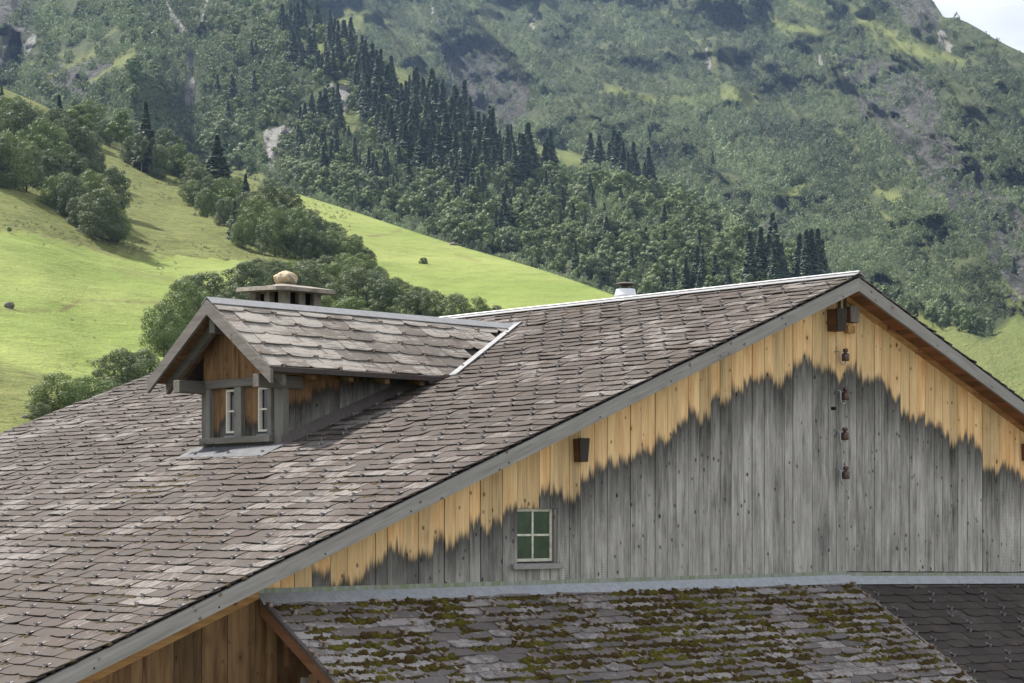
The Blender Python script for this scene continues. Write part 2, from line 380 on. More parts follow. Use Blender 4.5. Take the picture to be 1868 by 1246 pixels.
M['tuft'] = leaf_mat('coarse_grass', (.045, .058, .020), (.065, .080, .028))
def terrain_mat():
    m = NB('mountain_ground'); o = m.geo()
    rock = m.attr('rock'); scree = m.attr('scree'); lush = m.attr('lush')
    n1 = m.noise(o, .02, 7, .65); n2 = m.noise(o, .15, 6, .7); n3 = m.noise(o, .6, 4, .7)
    g = m.mix(m.rng(n1, .38, .62), (.045, .060, .030), (.095, .110, .050))
    g = m.mix(m.rng(n2, .5, .75, 0, .7), g, (.060, .078, .026))
    g = m.mix(lush, g, m.mix(m.rng(n1, .4, .6), (.150, .180, .055), (.185, .205, .070)))
    st = m.noise(m.mapv(o, (.16, .16, .035)), 1, 9, .8)
    rk = m.ramp(m.math('ADD', m.math('MULTIPLY', st, .6), m.math('MULTIPLY', n2, .4)), [(.38, (.020, .021, .020)), (.47, (.058, .057, .051)), (.54, (.098, .096, .086)), (.60, (.18, .175, .155))])
    rm = m.rng(m.math('ADD', rock, m.math('MULTIPLY', m.math('SUBTRACT', n2, .5), 1.5)), .45, .62, 0, 1, True)
    c = m.mix(rm, g, rk)
    sc = m.ramp(n3, [(.35, (.12, .115, .11)), (.62, (.36, .35, .33))])
    sm = m.rng(m.math('ADD', scree, m.math('MULTIPLY', m.math('SUBTRACT', n3, .5), .9)), .42, .6, 0, 1, True)
    c = m.mix(sm, c, sc)
    m.bump(m.math('ADD', m.math('MULTIPLY', n2, 1.), m.math('MULTIPLY', n3, .3)), .9, 6.)
    return m.fin(c, .9, .1)
M['terrain'] = terrain_mat()
def meadow_mat():
    m = NB('meadow_grass'); o = m.geo(); rough = m.attr('rough')
    n1 = m.noise(o, .018, 5, .6); n2 = m.noise(m.mapv(o, (1, 1, 5)), .14, 6, .7); n3 = m.noise(m.mapv(o, (1, 1, 5)), .45, 5, .75); n4 = m.noise(o, 3.5, 3, .7)
    g = m.mix(m.rng(n1, .38, .62), (.155, .205, .048), (.215, .248, .074))
    g = m.mix(m.rng(n2, .48, .68, 0, .6), g, (.120, .150, .040))
    h = m.mix(m.rng(n2, .38, .62), (.105, .122, .032), (.150, .160, .052))
    h = m.mix(m.rng(n3, .52, .60, 0, .8), h, (.060, .066, .026))
    c = m.mix(m.rng(m.math('ADD', rough, m.math('MULTIPLY', m.math('SUBTRACT', n2, .5), .5)), .35, .65), g, h)
    c = m.mix(m.attr('track'), c, (.12, .09, .045))
    c = m.gain(c, m.rng(n4, .3, .7, .78, 1.22))
    m.bump(m.math('ADD', n3, m.math('MULTIPLY', n2, 2.)), m_strength, .9)
    return m.fin(c, .9, .1)
m_strength = .6
M['meadow'] = meadow_mat()
M['gravel'] = plain('gravel_yard', (.24, .225, .20), .95, .1, .3, 2.)
M['fieldstone'] = plain('field_stone', (.15, .135, .11), .9, .2, .4, 3)
M['ground'] = plain('valley_ground', (.09, .12, .035), .95, .1, .3, .1)
# ================================================================ THE BARN
xa, yv, za = 21.758, 16.639, 3.225        # ridge line x, verge plane, ridge height
tp = .3839; yw = 17.04; yr = 31.1         # roof pitch, gable wall plane, rear verge
cp = 1/math.sqrt(1+tp*tp); sp = tp*cp
XE0, XE1 = 8.0, 31.5                      # eaves
GZ = -9.0
def rz(x): return za - tp*abs(x-xa)
barn = tag(empty('barn', (xa, yw, GZ)), 'large old alpine barn with board gable, half weathered grey, under a brown shingle roof', 'barn')

def shingles(mb, origin, du, dn, width, rows, expo, w, umin=None, inside=None, th=.013, lift=.022, lap=.10, clip=.05, jit=.012, bow=.012, rshift=.5, hook_cb=None, hook_every=2):
    """courses laid on a plane. origin: top corner; du: along the course; dn: down the slope; normal = up"""
    o = np.array(origin, float); du = np.array(du, float); dn = np.array(dn, float)
    n = np.cross(du, dn); n = n/np.linalg.norm(n); n = n if n[2] > 0 else -n
    cnt = int(width/w)+2
    for r in range(rows):
        sh = (r % 2)*rshift*w + rng.normal(0, .004)
        for k in range(-1, cnt):
            u0 = k*w + sh; u1 = u0+w
            if u1 <= 0 or u0 >= width: continue
            a0 = max(u0, 0); a1 = min(u1, width)
            if a1-a0 < .03: continue
            s1 = (r+1)*expo; s0 = s1-expo-lap
            if r == 0: s0 = max(s0, 0.0)
            j = rng.normal(0, jit, 4)*.5; c = clip*(1+rng.normal(0, .25)); lf = lift*(1+rng.normal(0, .22)); tw = rng.normal(0, .004, 2)
            uc = (a0+a1)/2
            P = o+du*uc+dn*(s1-expo/2)
            if inside is not None and not inside(P): continue
            g = .003
            c0 = c if a0 == u0 else .0; c1 = c if a1 == u1 else .0
            pts = [(a0+g, s0, 0), (a0+g, s1-c+j[0], 1), (a0+g+c0*.9, s1-.012+j[1]*.5, 1), (uc, s1+bow+j[1]*.4, 1), (a1-g-c1*.9, s1-.012+j[2]*.5, 1), (a1-g, s1-c+j[3], 1), (a1-g, s0, 0)]
            top = []; bot = []
            for u, s, e in pts:
                hh = (lf if e else 0.0)+th+(tw[0] if u < uc else tw[1])*e
                top.append(o+du*u+dn*s+n*hh); bot.append(o+du*u+dn*s+n*(hh-th))
            m7 = len(pts); rn = float(rng.random())
            mb.add(top+bot, [tuple(range(m7))]+[(i, i+m7, i+1+m7, i+1) for i in range(m7-1)], 0, rn)
            if hook_cb and (k+r//2*0) % hook_every == 0 and a0 == u0:
                hook_cb(o+du*u0+dn*(s1+.005)+n*(lift+th+.004), du, dn, n)

HOOKS = []
def hook_mesh(name, mat, du, dn, n, s=1.):
    mb = MB(); du = Vector(du); dn = Vector(dn); n = Vector(n)
    def P(a, b, c): return du*(a*s)+dn*(b*s)+n*(c*s)
    mb.hexa([P(-.011, -.10, -.004), P(.011, -.10, -.004), P(.011, .012, 0), P(-.011, .012, 0), P(-.011, -.10, .002), P(.011, -.10, .002), P(.011, .012, .008), P(-.011, .012, .008)])
    mb.hexa([P(-.02, -.006, -.016), P(.02, -.006, -.016), P(.02, .004, -.018), P(-.02, .004, -.018), P(-.016, -.012, .030), P(.016, -.012, .030), P(.016, -.004, .034), P(-.016, -.004, .034)])
    mb.hexa([P(-.016, -.012, .026), P(.016, -.012, .026), P(.016, -.045, .004), P(-.016, -.045, .004), P(-.016, -.010, .033), P(.016, -.010, .033), P(.016, -.05, .010), P(-.016, -.05, .010)])
    return mb.mesh(name, mat)
def place_hooks(lst, mat, parent, nmax, name='snow_hook', s=1.):
    """the nearest as parts, the others as one object"""
    if not lst: return
    pos = [p for p, *_ in lst]; _, du, dn, n = lst[0]
    me = hook_mesh(name, mat, du, dn, n, s)
    def vis(p):
        D = float(p@V); x = CX+F*float(p@R)/D; y = YH-F*float(p[2])/D
        return (-30 < x < 1900 and y < 1280), D
    pos = [p for p in pos if vis(p)[0]]
    pos.sort(key=lambda p: vis(p)[1])
    off = Vector((0, 0, 0)); q = parent
    while q is not None: off += q.location; q = q.parent
    for p in pos[:nmax]:
        o = bpy.data.objects.new(name, me); COL.objects.link(o); o.parent = parent; o.location = Vector(p)-off
    rest = pos[nmax:]
    if rest:
        v = np.array([x.co[:] for x in me.vertices]); f = [tuple(pl.vertices) for pl in me.polygons]
        mb = MB()
        for p in rest: mb.add(v+p, f, 0, float(rng.random()))
        tag(mb.build(name, mat, parent), kind='stuff')

# --- main roof
deck = MB()
for sgn, xe in ((-1, XE0), (1, XE1)):
    ze = rz(xe)
    deck.prism([(xa, yv+.03, za-.045), (xe, yv+.03, ze-.045), (xe, yv+.03, ze-.12), (xa, yv+.03, za-.12)], (0, yr-yv-.06, 0))
roof = deck.build('main_roof', M['under'], barn)
EX = .208; ml = MB(); dn = (-cp, 0, -sp)
hl = []
def hk(p, du, dn, n): hl.append((p, du, dn, n))
zoff = -.036
shingles(ml, (xa-.02, yv, za+zoff), (0, 1, 0), dn, yr-yv, int((xa-XE0)/cp/EX), EX, .385, clip=.035, bow=-.002, jit=.018, lift=.019, hook_cb=hk)
ml.build('shingle_covering', M['roof'], roof)
place_hooks(hl, M['hook'], roof, 100, s=.78)
mr = MB()
shingles(mr, (xa+.02, yv, za+zoff), (0, 1, 0), (cp, 0, -sp), yr-yv, int((XE1-xa)/cp/EX), EX, .385)
mr.build('shingle_covering', M['roof'], roof)
# ridge cap: two leaves and a low roll, in lengths
cap = MB(); y = yv-.02
while y < yr:
    y2 = min(y+2.0, yr+.02); lift = .003*rng.random()
    for sg in (-1, 1):
        w_ = .12
        z0 = za+.012+lift
        cap.hexa([(xa, y, z0), (xa+sg*w_, y, z0-tp*w_), (xa+sg*w_, y2+.03, z0-tp*w_), (xa, y2+.03, z0), (xa, y, z0+.012), (xa+sg*(w_+.003), y, z0-tp*w_+.010), (xa+sg*(w_+.003), y2+.03, z0-tp*w_+.010), (xa, y2+.03, z0+.012)])
    cap.tube([(xa, y, z0+.012), (xa, y2, z0+.012)], .022, 6)
    y = y2
cap.build('ridge_cap', M['cap'], roof)

# --- verge boards on the gable, nail heads
def verge(sg, xs, name='verge_board'):
    for i in range(len(xs)-1):
        x0, x1 = xs[i], xs[i+1]; g = .004 if i else 0; mb = MB(); T = .052; B = .052+.172
        a = x0+sg*g
        zz = lambda x: rz(x)
        mb.hexa([(a, yv-.012, zz(a)-B), (x1, yv-.012, zz(x1)-B), (x1, yv+.03, zz(x1)-B), (a, yv+.03, zz(a)-B),
                 (a, yv-.012, zz(a)-T), (x1, yv-.012, zz(x1)-T), (x1, yv+.03, zz(x1)-T), (a, yv+.03, zz(a)-T)], 0, rng.random())
        o = mb.build(name, M['verge' if sg < 0 else 'verge_r'], barn)
        nb = MB(); x = a+sg*.35
        while (x-x1)*sg < 0:
            zc = zz(x)-.17-rng.random()*.02
            nb.beam((x, yv-.018, zc), (x, yv-.010, zc), .016, .016); x += sg*(1.15+.3*rng.random())
        nb.build('nail', M['under'], o)
XJ = on_plane(1259, 657, NY, yv)[0]
verge(-1, [xa, XJ, XE0]); verge(1, [xa, XE1])
# --- soffit boards of the overhang, trim under them
sof = MB()
for sg, xe in ((-1, XE0), (1, XE1)):
    x = xa
    while (xe-x)*sg > .1:
        x2 = x+sg*(.13+.03*rng.random()); g = sg*.006
        sof.hexa([(x+g, yv+.035, rz(x+g)-.15), (x2, yv+.035, rz(x2)-.15), (x2, yw+.02, rz(x2)-.15), (x+g, yw+.02, rz(x+g)-.15),
                  (x+g, yv+.035, rz(x+g)-.125), (x2, yv+.035, rz(x2)-.125), (x2, yw+.02, rz(x2)-.125), (x+g, yw+.02, rz(x+g)-.125)], 0, rng.random()); x = x2
sof.build('soffit', M['soffit'], barn)
for sg, xe in ((-1, XE0), (1, XE1)):
    mb = MB(); a = xa+sg*.02
    mb.hexa([(a, yw-.035, rz(a)-.235), (xe, yw-.035, rz(xe)-.235), (xe, yw-.004, rz(xe)-.235), (a, yw-.004, rz(a)-.235),
             (a, yw-.035, rz(a)-.152), (xe, yw-.035, rz(xe)-.152), (xe, yw-.004, rz(xe)-.152), (a, yw-.004, rz(a)-.152)], 0, rng.random())
    mb.build('wall_trim', M['trim'], barn)

# --- gable wall: every board with its own weather line
WL = [(430, 1120), (500, 1085), (580, 1052), (640, 1043), (690, 1025), (760, 1005), (840, 972), (905, 935), (990, 905), (1070, 862), (1110, 850), (1180, 815), (1240, 775), (1300, 735), (1380, 700), (1440, 676), (1500, 656), (1560, 676), (1620, 700), (1650, 748), (1700, 775), (1750, 800), (1800, 838), (1868, 876), (1960, 940)]
wl = np.array([on_plane(x, y, NY, yw) for x, y in WL])
def zweather(x): return float(np.interp(x, wl[:, 0], wl[:, 2]))
wx0, wx1, wz0, wz1 = 15.90, 16.545, -.525, .09
wallb = MB(); ZB = -.745
x = 11.95; seam = 21.98
while x < XE1-.5:
    w_ = rng.uniform(.155, .245)
    x2 = x+w_
    if x < seam < x2 or abs(x2-seam) < .09: x2 = seam
    for e in (wx0, wx1):
        if x < e-.02 and x2 > e: x2 = e
        elif x < e and abs(x2-e) < .08: x2 = e
    g = .006+.004*rng.random(); dy = rng.normal(0, .0035); r_ = float(rng.random())
    zt = lambda xx: rz(xx)-.16
    def board(za0, za1):
        b_ = []
        vs = [(x+g, yw+dy-.012, za0), (x2, yw+dy-.012, za0), (x2, yw+dy+.02, za0), (x+g, yw+dy+.02, za0)]
        t0 = za1 if za1 is not None else zt(x+g); t1 = za1 if za1 is not None else zt(x2)
        vs += [(x+g, yw+dy-.012, t0), (x2, yw+dy-.012, t1), (x2, yw+dy+.02, t1), (x+g, yw+dy+.02, t0)]
        zw = zweather((x+x2)/2)
        wallb.hexa(vs, 0, r_, [zw-v_[2] for v_ in vs])
    if x >= wx0-.01 and x2 <= wx1+.01:
        board(ZB+rng.normal(0, .004), wz0-.02); board(wz1, None)
    else: board(ZB+rng.normal(0, .003)-.02*max(0, x-21.9), None)
    x = x2
yb_ = yw+.03
wallb.prism([(11.9, yb_, -.84), (wx0, yb_, -.84), (wx0, yb_, rz(wx0)-.17), (11.9, yb_, rz(11.9)-.17)], (0, .01, 0), 1)
wallb.prism([(wx1, yb_, -.84), (XE1-.5, yb_, -.84), (XE1-.5, yb_, rz(XE1-.5)-.17), (xa, yb_, za-.17), (wx1, yb_, rz(wx1)-.17)], (0, .01, 0), 1)
wallb.prism([(wx0, yb_, -.84), (wx1, yb_, -.84), (wx1, yb_, wz0), (wx0, yb_, wz0)], (0, .01, 0), 1)
wallb.prism([(wx0, yb_, wz1), (wx1, yb_, wz1), (wx1, yb_, rz(wx1)-.17), (wx0, yb_, rz(wx0)-.17)], (0, .01, 0), 1)
gable = wallb.build('gable_wall', [M['facade'], M['under']], barn)
# body of the barn behind and below
bd = MB()
bd.box(11.0, 30.8, yw+.3, yr-.5, GZ, -.9); bd.box(11.0, 11.2, yw+.3, yr-.5, -.9, rz(11.0)-.2)
bd.box(30.6, 30.8, yw+.3, yr-.5, -.9, rz(30.8)-.2)
bd.prism([(11.0, yr-.5, -.9), (30.8, yr-.5, -.9), (30.8, yr-.5, rz(30.8)-.2), (xa, yr-.5, za-.2), (11.0, yr-.5, rz(11.0)-.2)], (0, .15, 0))
bd.build('barn_body', M['brown'], barn)
# little notch, knot hole
nh = MB(); P = on_plane(1519, 745, NY, yw); nh.box(P[0]-.05, P[0]+.045, yw-.020, yw-.012, P[2]-.022, P[2]+.02); nh.build('notch', M['black'], barn)
P = on_plane(1618, 598, NY, yw); nh = MB(); nh.beam((P[0], yw-.05, P[2]), (P[0], yw-.01, P[2]), .07, .07); nh.build('peg', M['soffit'], barn)

# --- window in the gable
wf = MB(); yf = yw+.035; fw = .036
wf.box(wx0+.0, wx0+.022, yf-.01, yf+.02, wz0, wz1); wf.box(wx1-.085, wx1-.05, yf-.015, yf+.02, wz0, wz1)
wf.box(wx0+.022, wx1-.085, yf-.01, yf+.02, wz1-.034, wz1); wf.box(wx0+.022, wx1-.085, yf-.01, yf+.02, wz0, wz0+.036)
mxm = (wx0+.022+wx1-.085)/2; mzm = (wz0+.036+wz1-.034)/2
wf.box(mxm-.014, mxm+.014, yf-.006, yf+.015, wz0+.036, wz1-.034)
wf.box(wx0+.022, mxm-.014, yf-.004, yf+.013, mzm-.013, mzm+.013); wf.box(mxm+.014, wx1-.085, yf-.004, yf+.013, mzm-.013, mzm+.013)
win = wf.build('window', M['oldwhite'], barn, bevel=.003)
pn = MB(); pn.box(wx0+.01, wx1-.06, yf+.006, yf+.010, wz0+.02, wz1-.02); pn.build('window_pane', M['glass'], win)
lin = MB(); lin.box(wx1-.05, wx1-.004, yw-.008, yw+.06, wz0-.015, wz1-.004, 0, .4); lin.build('window_lining', M['beam_z'], win)
sl = MB(); a0 = on_plane(936, 1022, NY, yw-.06)[0]; a1 = on_plane(1027, 1022, NY, yw-.06)[0]
sl.hexa([(a0, yw-.075, wz0-.085), (a1, yw-.075, wz0-.085), (a1, yw-.013, wz0-.075), (a0, yw-.013, wz0-.075), (a0, yw-.075, wz0-.03), (a1, yw-.075, wz0-.03), (a1, yw-.013, wz0-.015), (a0, yw-.013, wz0-.015)], 0, .3)
sl.build('window_sill', M['verge'], win, bevel=.004)

# --- purlin end boxes
def pbox(px, pz, w_, h_, dep, name='purlin_box', flare=.015, mats=('dormer', 'beam_z')):
    mb = MB(); x0, x1 = px-w_/2, px+w_/2; y0 = yw-.014-dep; y1 = yw-.014; z0, z1 = pz-h_/2, pz+h_/2
    mb.box(x0+flare, x1-flare, y0, y1, z0, z0+.02)
    for (a, b_) in ((x0, x0+.022), (x1-.022, x1)):
        mb.hexa([(a+flare, y0+.02, z0+.02), (b_+flare, y0+.02, z0+.02), (b_+flare, y1, z0+.02), (a+flare, y1, z0+.02), (a, y0+.02, z1), (b_, y0+.02, z1), (b_, y1, z1), (a, y1, z1)], 0, .2, -.4)
    mb.hexa([(x0+flare, y0-.004, z0+.005), (x1-flare, y0-.004, z0+.005), (x1-flare, y0+.018, z0+.005), (x0+flare, y0+.018, z0+.005),
             (x0-.01, y0-.01, z1+.01), (x1+.01, y0-.01, z1+.01), (x1+.01, y0+.018, z1+.01), (x0-.01, y0+.018, z1+.01)], 1, .6, .3)
    mb.box(x0+.03, x1-.03, y0+.03, y1, z1-.04, z1-.02, 2)
    return mb.build(name, [M[mats[0]], M[mats[1]], M['black']], barn)
M['tar'] = wood('charred_board', (.05, .042, .036), weather=False, brown=(.02, .018, .016))
M['redwood'] = wood('red_brown_board', (.17, .085, .045), weather=False, axis='y', brown=(.10, .045, .025))
P = on_plane(1050, 822, NY, yw); pbox(P[0]+.02, P[2], .15, .27, .11, mats=('redwood', 'tar'))
P = on_plane(1865, 825, NY, yw); pbox(P[0]+.03, P[2], .17, .25, .11, mats=('redwood', 'tar'))
P = on_plane(1506, 583, NY, yw); pbox(P[0]+.11, P[2]-.01, .20, .29, .17, mats=('redwood', 'tar'))
P = on_plane(1539, 577, NY, yw); pbox(P[0]+.10, P[2]+.02, .18, .21, .10, mats=('redwood', 'beam_z'), flare=.008)
P = on_plane(1541, 600, NY, yw); mb = MB(); mb.box(P[0]-.05, P[0]+.10, yw-.10, yw-.016, P[2]-.06, P[2]+.04, 0, .3); mb.build('purlin_end', M['trim'], barn)
mb = MB()
for px in (1531, 1541):
    P = on_plane(px, 560, NY, yw-.03); mb.box(P[0]-.016, P[0]+.016, yw-.05, yw-.02, P[2]-.10, rz(P[0])-.16)
mb.build('hanging_bar', M['dark_metal'], barn)

# --- insulators with their swan-neck brackets
ins0 = None
for i, (ix, iy) in enumerate([(1542.5, 647), (1542.5, 718), (1541.5, 791), (1543, 862)]):
    P = on_plane(ix, iy, NY, yw-.11)
    if ins0 is None:
        mb = MB(); mb.lathe((0, 0, 0), [(.020, -.088), (.048, -.086), (.052, -.075), (.052, .0), (.046, .012), (.026, .020), (.022, .034), (.036, .040), (.038, .052), (.036, .074), (.026, .082), (.008, .084)], 18)
        me_i = mb.mesh('insulator', M['ceramic'], smooth=True)
        mb = MB(); pts = [(-.105, .095, .05), (-.105, .03, .045)]
        for k in range(9):
            t = math.pi*k/8; pts.append((-.052-.052*math.cos(t), 0, -.085-.055*math.sin(t)))
        pts = [(-.104, .10, .045), (-.104, .05, .045), (-.104, .005, .03), (-.104, 0, -.04)]+pts[2:]+[(0, 0, -.07)]
        mb.tube(pts, .0085, 7); me_b = mb.mesh('bracket', M['zinc'], smooth=True)
    o = bpy.data.objects.new('insulator', me_i); COL.objects.link(o); o.parent = barn; o.location = Vector(P)-barn.location
    b = bpy.data.objects.new('bracket', me_b); COL.objects.link(b); b.parent = o

# --- flashing between gable and lower roof
q = .62; xl = 12.3; xs_ = 22.0; zt0 = -.862
def low(x, y): return zt0 - q*(yw-y)
def low2(x, y): return zt0-.012 - .020*(x-xs_) - q*(yw-y)
cq = 1/math.sqrt(1+q*q); sq = q*cq
fl = MB(); x = 12.27
while x < xs_:
    x2 = min(x+2.43, xs_)
    fl.hexa([(x, yw-.016, ZB-.11), (x2, yw-.016, ZB-.11), (x2, yw+.02, ZB-.11), (x, yw+.02, ZB-.11), (x, yw-.016, ZB+.004), (x2, yw-.016, ZB+.004), (x2, yw+.02, ZB+.004), (x, yw+.02, ZB+.004)])
    x = x2
xr = xs_
while xr < 30:
    x2 = xr+2.6; dz0 = -.020*(xr-xs_); dz1 = -.020*(x2-xs_)
    fl.hexa([(xr, yw-.018, ZB-.12+dz0), (x2, yw-.018, ZB-.12+dz1), (x2, yw+.02, ZB-.12+dz1), (xr, yw+.02, ZB-.12+dz0), (xr, yw-.018, ZB-.012+dz0), (x2, yw-.018, ZB-.012+dz1), (x2, yw+.02, ZB-.012+dz1), (xr, yw+.02, ZB-.012+dz0)])
    xr = x2
upst = fl.build('flashing_upstand', M['green'], barn)
fl = MB(); x = 12.25
while x < 30:
    x2 = min(x+2.43, xs_+.05) if x < xs_ else x+2.6
    lo = low if x < xs_ else low2
    if x >= xs_: x = max(x, xs_+.05) if x > xs_ else x
    ov = .03; hz = .052; fr = .115; a_ = yw-.017; b_ = yw-.017-fr
    y0_, y1_ = a_, b_
    fl.hexa([(x, y1_, lo(x, y1_)+hz-.012), (x2+ov, y1_, lo(x2, y1_)+hz-.012), (x2+ov, y0_, lo(x2, y0_)+hz+.02), (x, y0_, lo(x, y0_)+hz+.02),
             (x, y1_, lo(x, y1_)+hz-.004), (x2+ov, y1_, lo(x2, y1_)+hz-.002), (x2+ov, y0_, lo(x2, y0_)+hz+.03), (x, y0_, lo(x, y0_)+hz+.028)])
    x = x2 if x2 < xs_ or x2 > xs_+.06 else xs_+.05
fl.build('flashing_apron', M['zinc'], barn)

# --- lower roof, mossy part and dark part
YE = 12.2
mb = MB(); mb.prism([(xl, yw, low(0, yw)-.03), (xl, YE, low(0, YE)-.03), (xl, YE, low(0, YE)-.10), (xl, yw, low(0, yw)-.10)], (xs_-xl, 0, 0))
lr = mb.build('lower_roof', M['under'], barn)
mb = MB(); hl2 = []
def hk2(p, du, dn, n): hl2.append((p, du, dn, n))
shingles(mb, (xl, yw-.02, low(0, yw-.02)-.01), (1, 0, 0), (0, -cq, -sq), xs_-xl, int((yw-YE)/cq/.148), .148, .46, clip=.045, bow=-.002, jit=.018, th=.016, lift=.031, lap=.12, hook_cb=hk2, hook_every=3)
mb.build('shingle_covering', M['roof_low'], lr)
place_hooks(hl2, M['rust'], lr, 60, s=1.25)
mb = MB(); xR = 30.0
mb.prism([(xs_, yw, low2(xs_, yw)-.03), (xs_, YE, low2(xs_, YE)-.03), (xs_, YE, low2(xs_, YE)-.1), (xs_, yw, low2(xs_, yw)-.1)], (xR-xs_, 0, -.02*(xR-xs_)))
lr2 = mb.build('lower_roof', M['under'], barn)
lr2['label'] = 'dark newer slope of the lower roof'
mb = MB(); hl3 = []
def hk3(p, du, dn, n): hl3.append((p, du, dn, n))
duu = np.array([1, 0, -.02]); shingles(mb, (xs_+.05, yw-.02, low2(xs_, yw-.02)-.01), duu, (0, -cq, -sq), xR-xs_, int((yw-YE)/cq/.18), .18, .42, clip=.035, th=.012, lift=.02, bow=.004, jit=.006, hook_cb=hk3, hook_every=3)
mb.build('shingle_covering', M['roof_dark'], lr2)
place_hooks(hl3, M['cap'], lr2, 40, s=.9)
# seam strip between the two slopes, weathered
mb = MB(); y = yw-.14
while y > YE+.1:
    y2 = y-.6; mb.hexa([(xs_-.03, y2, low(0, y2)+.035), (xs_+.04, y2, low(0, y2)+.018), (xs_+.04, y+.01, low(0, y)+.018), (xs_-.03, y+.01, low(0, y)+.035), (xs_-.03, y2, low(0, y2)+.045), (xs_+.04, y2, low(0, y2)+.028), (xs_+.04, y+.01, low(0, y)+.028), (xs_-.03, y+.01, low(0, y)+.045)]); y = y2
mb.build('seam_strip', M['mortar'], lr)
# left edge of the lower roof
mb = MB()
mb.prism([(xl-.035, yw-.02, low(0, yw)+.03), (xl-.035, YE, low(0, YE)+.03), (xl-.035, YE, low(0, YE)-.01), (xl-.035, yw-.02, low(0, yw)-.01)], (.045, 0, 0))
mb.build('edge_strip', M['dark_metal'], lr)
mb = MB()
mb.prism([(xl-.02, yw-.02, low(0, yw)-.015), (xl-.02, YE, low(0, YE)-.015), (xl-.02, YE, low(0, YE)-.15), (xl-.02, yw-.02, low(0, yw)-.15)], (.03, 0, 0), 0, .5)
mb.build('edge_board', M['redwood'], lr)

# --- moss clumps on the lower roof (nobody could count them)
def moss(mb, P, n, ax, ay, ah, du, dn):
    du = np.array(du, float); dn = np.array(dn, float); n = np.array(n, float)
    nn, mm = 8, 3; vs = []; ph = rng.random()*6
    jit = 1+rng.normal(0, .16, (mm, nn))
    for j in range(mm):
        el = (j/(mm))*math.pi/2
        for i in range(nn):
            t = 2*math.pi*i/nn+ph
            vs.append(P+(du*(ax*math.cos(t))+dn*(ay*math.sin(t)))*math.cos(el)*jit[j, i]+n*(ah*math.sin(el)*jit[j, i]-.004))
    vs.append(P+n*ah*.95)
    fs = [(j*nn+i, j*nn+(i+1) % nn, (j+1)*nn+(i+1) % nn, (j+1)*nn+i) for j in range(mm-1) for i in range(nn)]
    fs += [((mm-1)*nn+i, (mm-1)*nn+(i+1) % nn, mm*nn) for i in range(nn)]
    mb.add(vs, fs, 0, float(rng.random()))
nl = np.array([0, -sq, cq]); mm_ = MB(); du_ = (1, 0, 0); dn_ = np.array((0, -cq, -sq))
rows = int((yw-YE)/cq/.148)
for r in range(1, rows):
    s1 = (r)*.148
    for k in range(int((xs_-xl)/.036)):
        x = xl+.05+k*.036+rng.random()*.05
        d = .42*fbm(x*.9, s1*1.6, 3, 5) + .58*fbm(x*2.6+5, s1*5, 3, 9)
        edge = .408-.035*sstep(13.5, 15.5, x)*sstep(2.6, 1.2, s1)+.06*sstep(1.6, 2.9, s1)*sstep(16, 13.5, x) - .02*sstep(13, 17, x)
        if d < edge+.03 or x > xs_-.05: continue
        e = (d-edge-.02)*6
        sz = .020+.038*min(1, e)*rng.random()
        y0 = yw-.02-(s1+.010+rng.normal(0, .009)+(rng.uniform(-.02, .05) if e > .3 else 0))*cq
        P = np.array([x, y0, low(0, y0)+.024])
        moss(mm_, P, nl, sz*1.15, sz*1.0, sz*(.65+.4*rng.random()), du_, dn_)
tag(mm_.build('moss', M['moss'], lr, smooth=True), kind='stuff')
# dry moss on the main roof, in its own runs below the dormer and near the eaves
nm = np.array([-sp, 0, cp]); dm = np.array((-cp, 0, -sp)); mm_ = MB(); cnt = 0
spots = [((345, 868), (215, 905), 90, .16), ((330, 880), (250, 900), 60, .2), ((700, 722), (640, 745), 26, .08), ((740, 715), (690, 735), 22, .08), ((20, 1060), (330, 1120), 60, .3), ((140, 1130), (330, 1150), 40, .2),
         ((600, 870), (720, 900), 22, .25), ((250, 940), (420, 985), 30, .3), ((560, 1020), (330, 1100), 24, .25), ((20, 960), (250, 990), 30, .3), ((1020, 560), (1075, 565), 14, .1), ((960, 585), (1100, 590), 12, .15), ((0, 1180), (150, 1230), 30, .25)]
for (a, b_, n_, sc) in spots:
    A = on_plane(*a, np.array([-tp, 0, 1.]), za-tp*xa); B = on_plane(*b_, np.array([-tp, 0, 1.]), za-tp*xa)
    for k in range(int(n_*2.6)):
        t = rng.random(); P = A*(1-t)+B*t + np.array([rng.normal(0, sc*.8), rng.normal(0, sc*.8), 0])
        s_ = (xa-.02-P[0])/cp; s_ = round(s_/EX)*EX+.015; X_ = xa-.02-s_*cp
        if P[1] < yv+.05: continue
        P = np.array([X_, P[1], rz(X_)-.036+.012]); sz = rng.uniform(.02, .052)
        for c_ in range(rng.integers(1, 4)):
            moss(mm_, P+np.array([0, (c_-1)*sz*1.3, 0])+dm*rng.normal(.01, .01), nm, sz*rng.uniform(.8, 1.5), sz*rng.uniform(.7, 1.1), sz*.55, (0, 1, 0), dm)
# a scatter of small tufts at the shingle edges all over
for k in range(420):
    x = rng.uniform(9.3, 21); y = rng.uniform(yv+.1, yr-1)
    if fbm(x*.7, y*.7, 3, 31) < .5: continue
    s_ = round((xa-.02-x)/cp/EX)*EX+.012; X_ = xa-.02-s_*cp; sz = rng.uniform(.010, .026)
    moss(mm_, np.array([X_, y, rz(X_)-.024]), nm, sz*2, sz, sz*.6, (0, 1, 0), dm)
tag(mm_.build('dry_moss', M['moss_brown'], roof, smooth=True), kind='stuff')

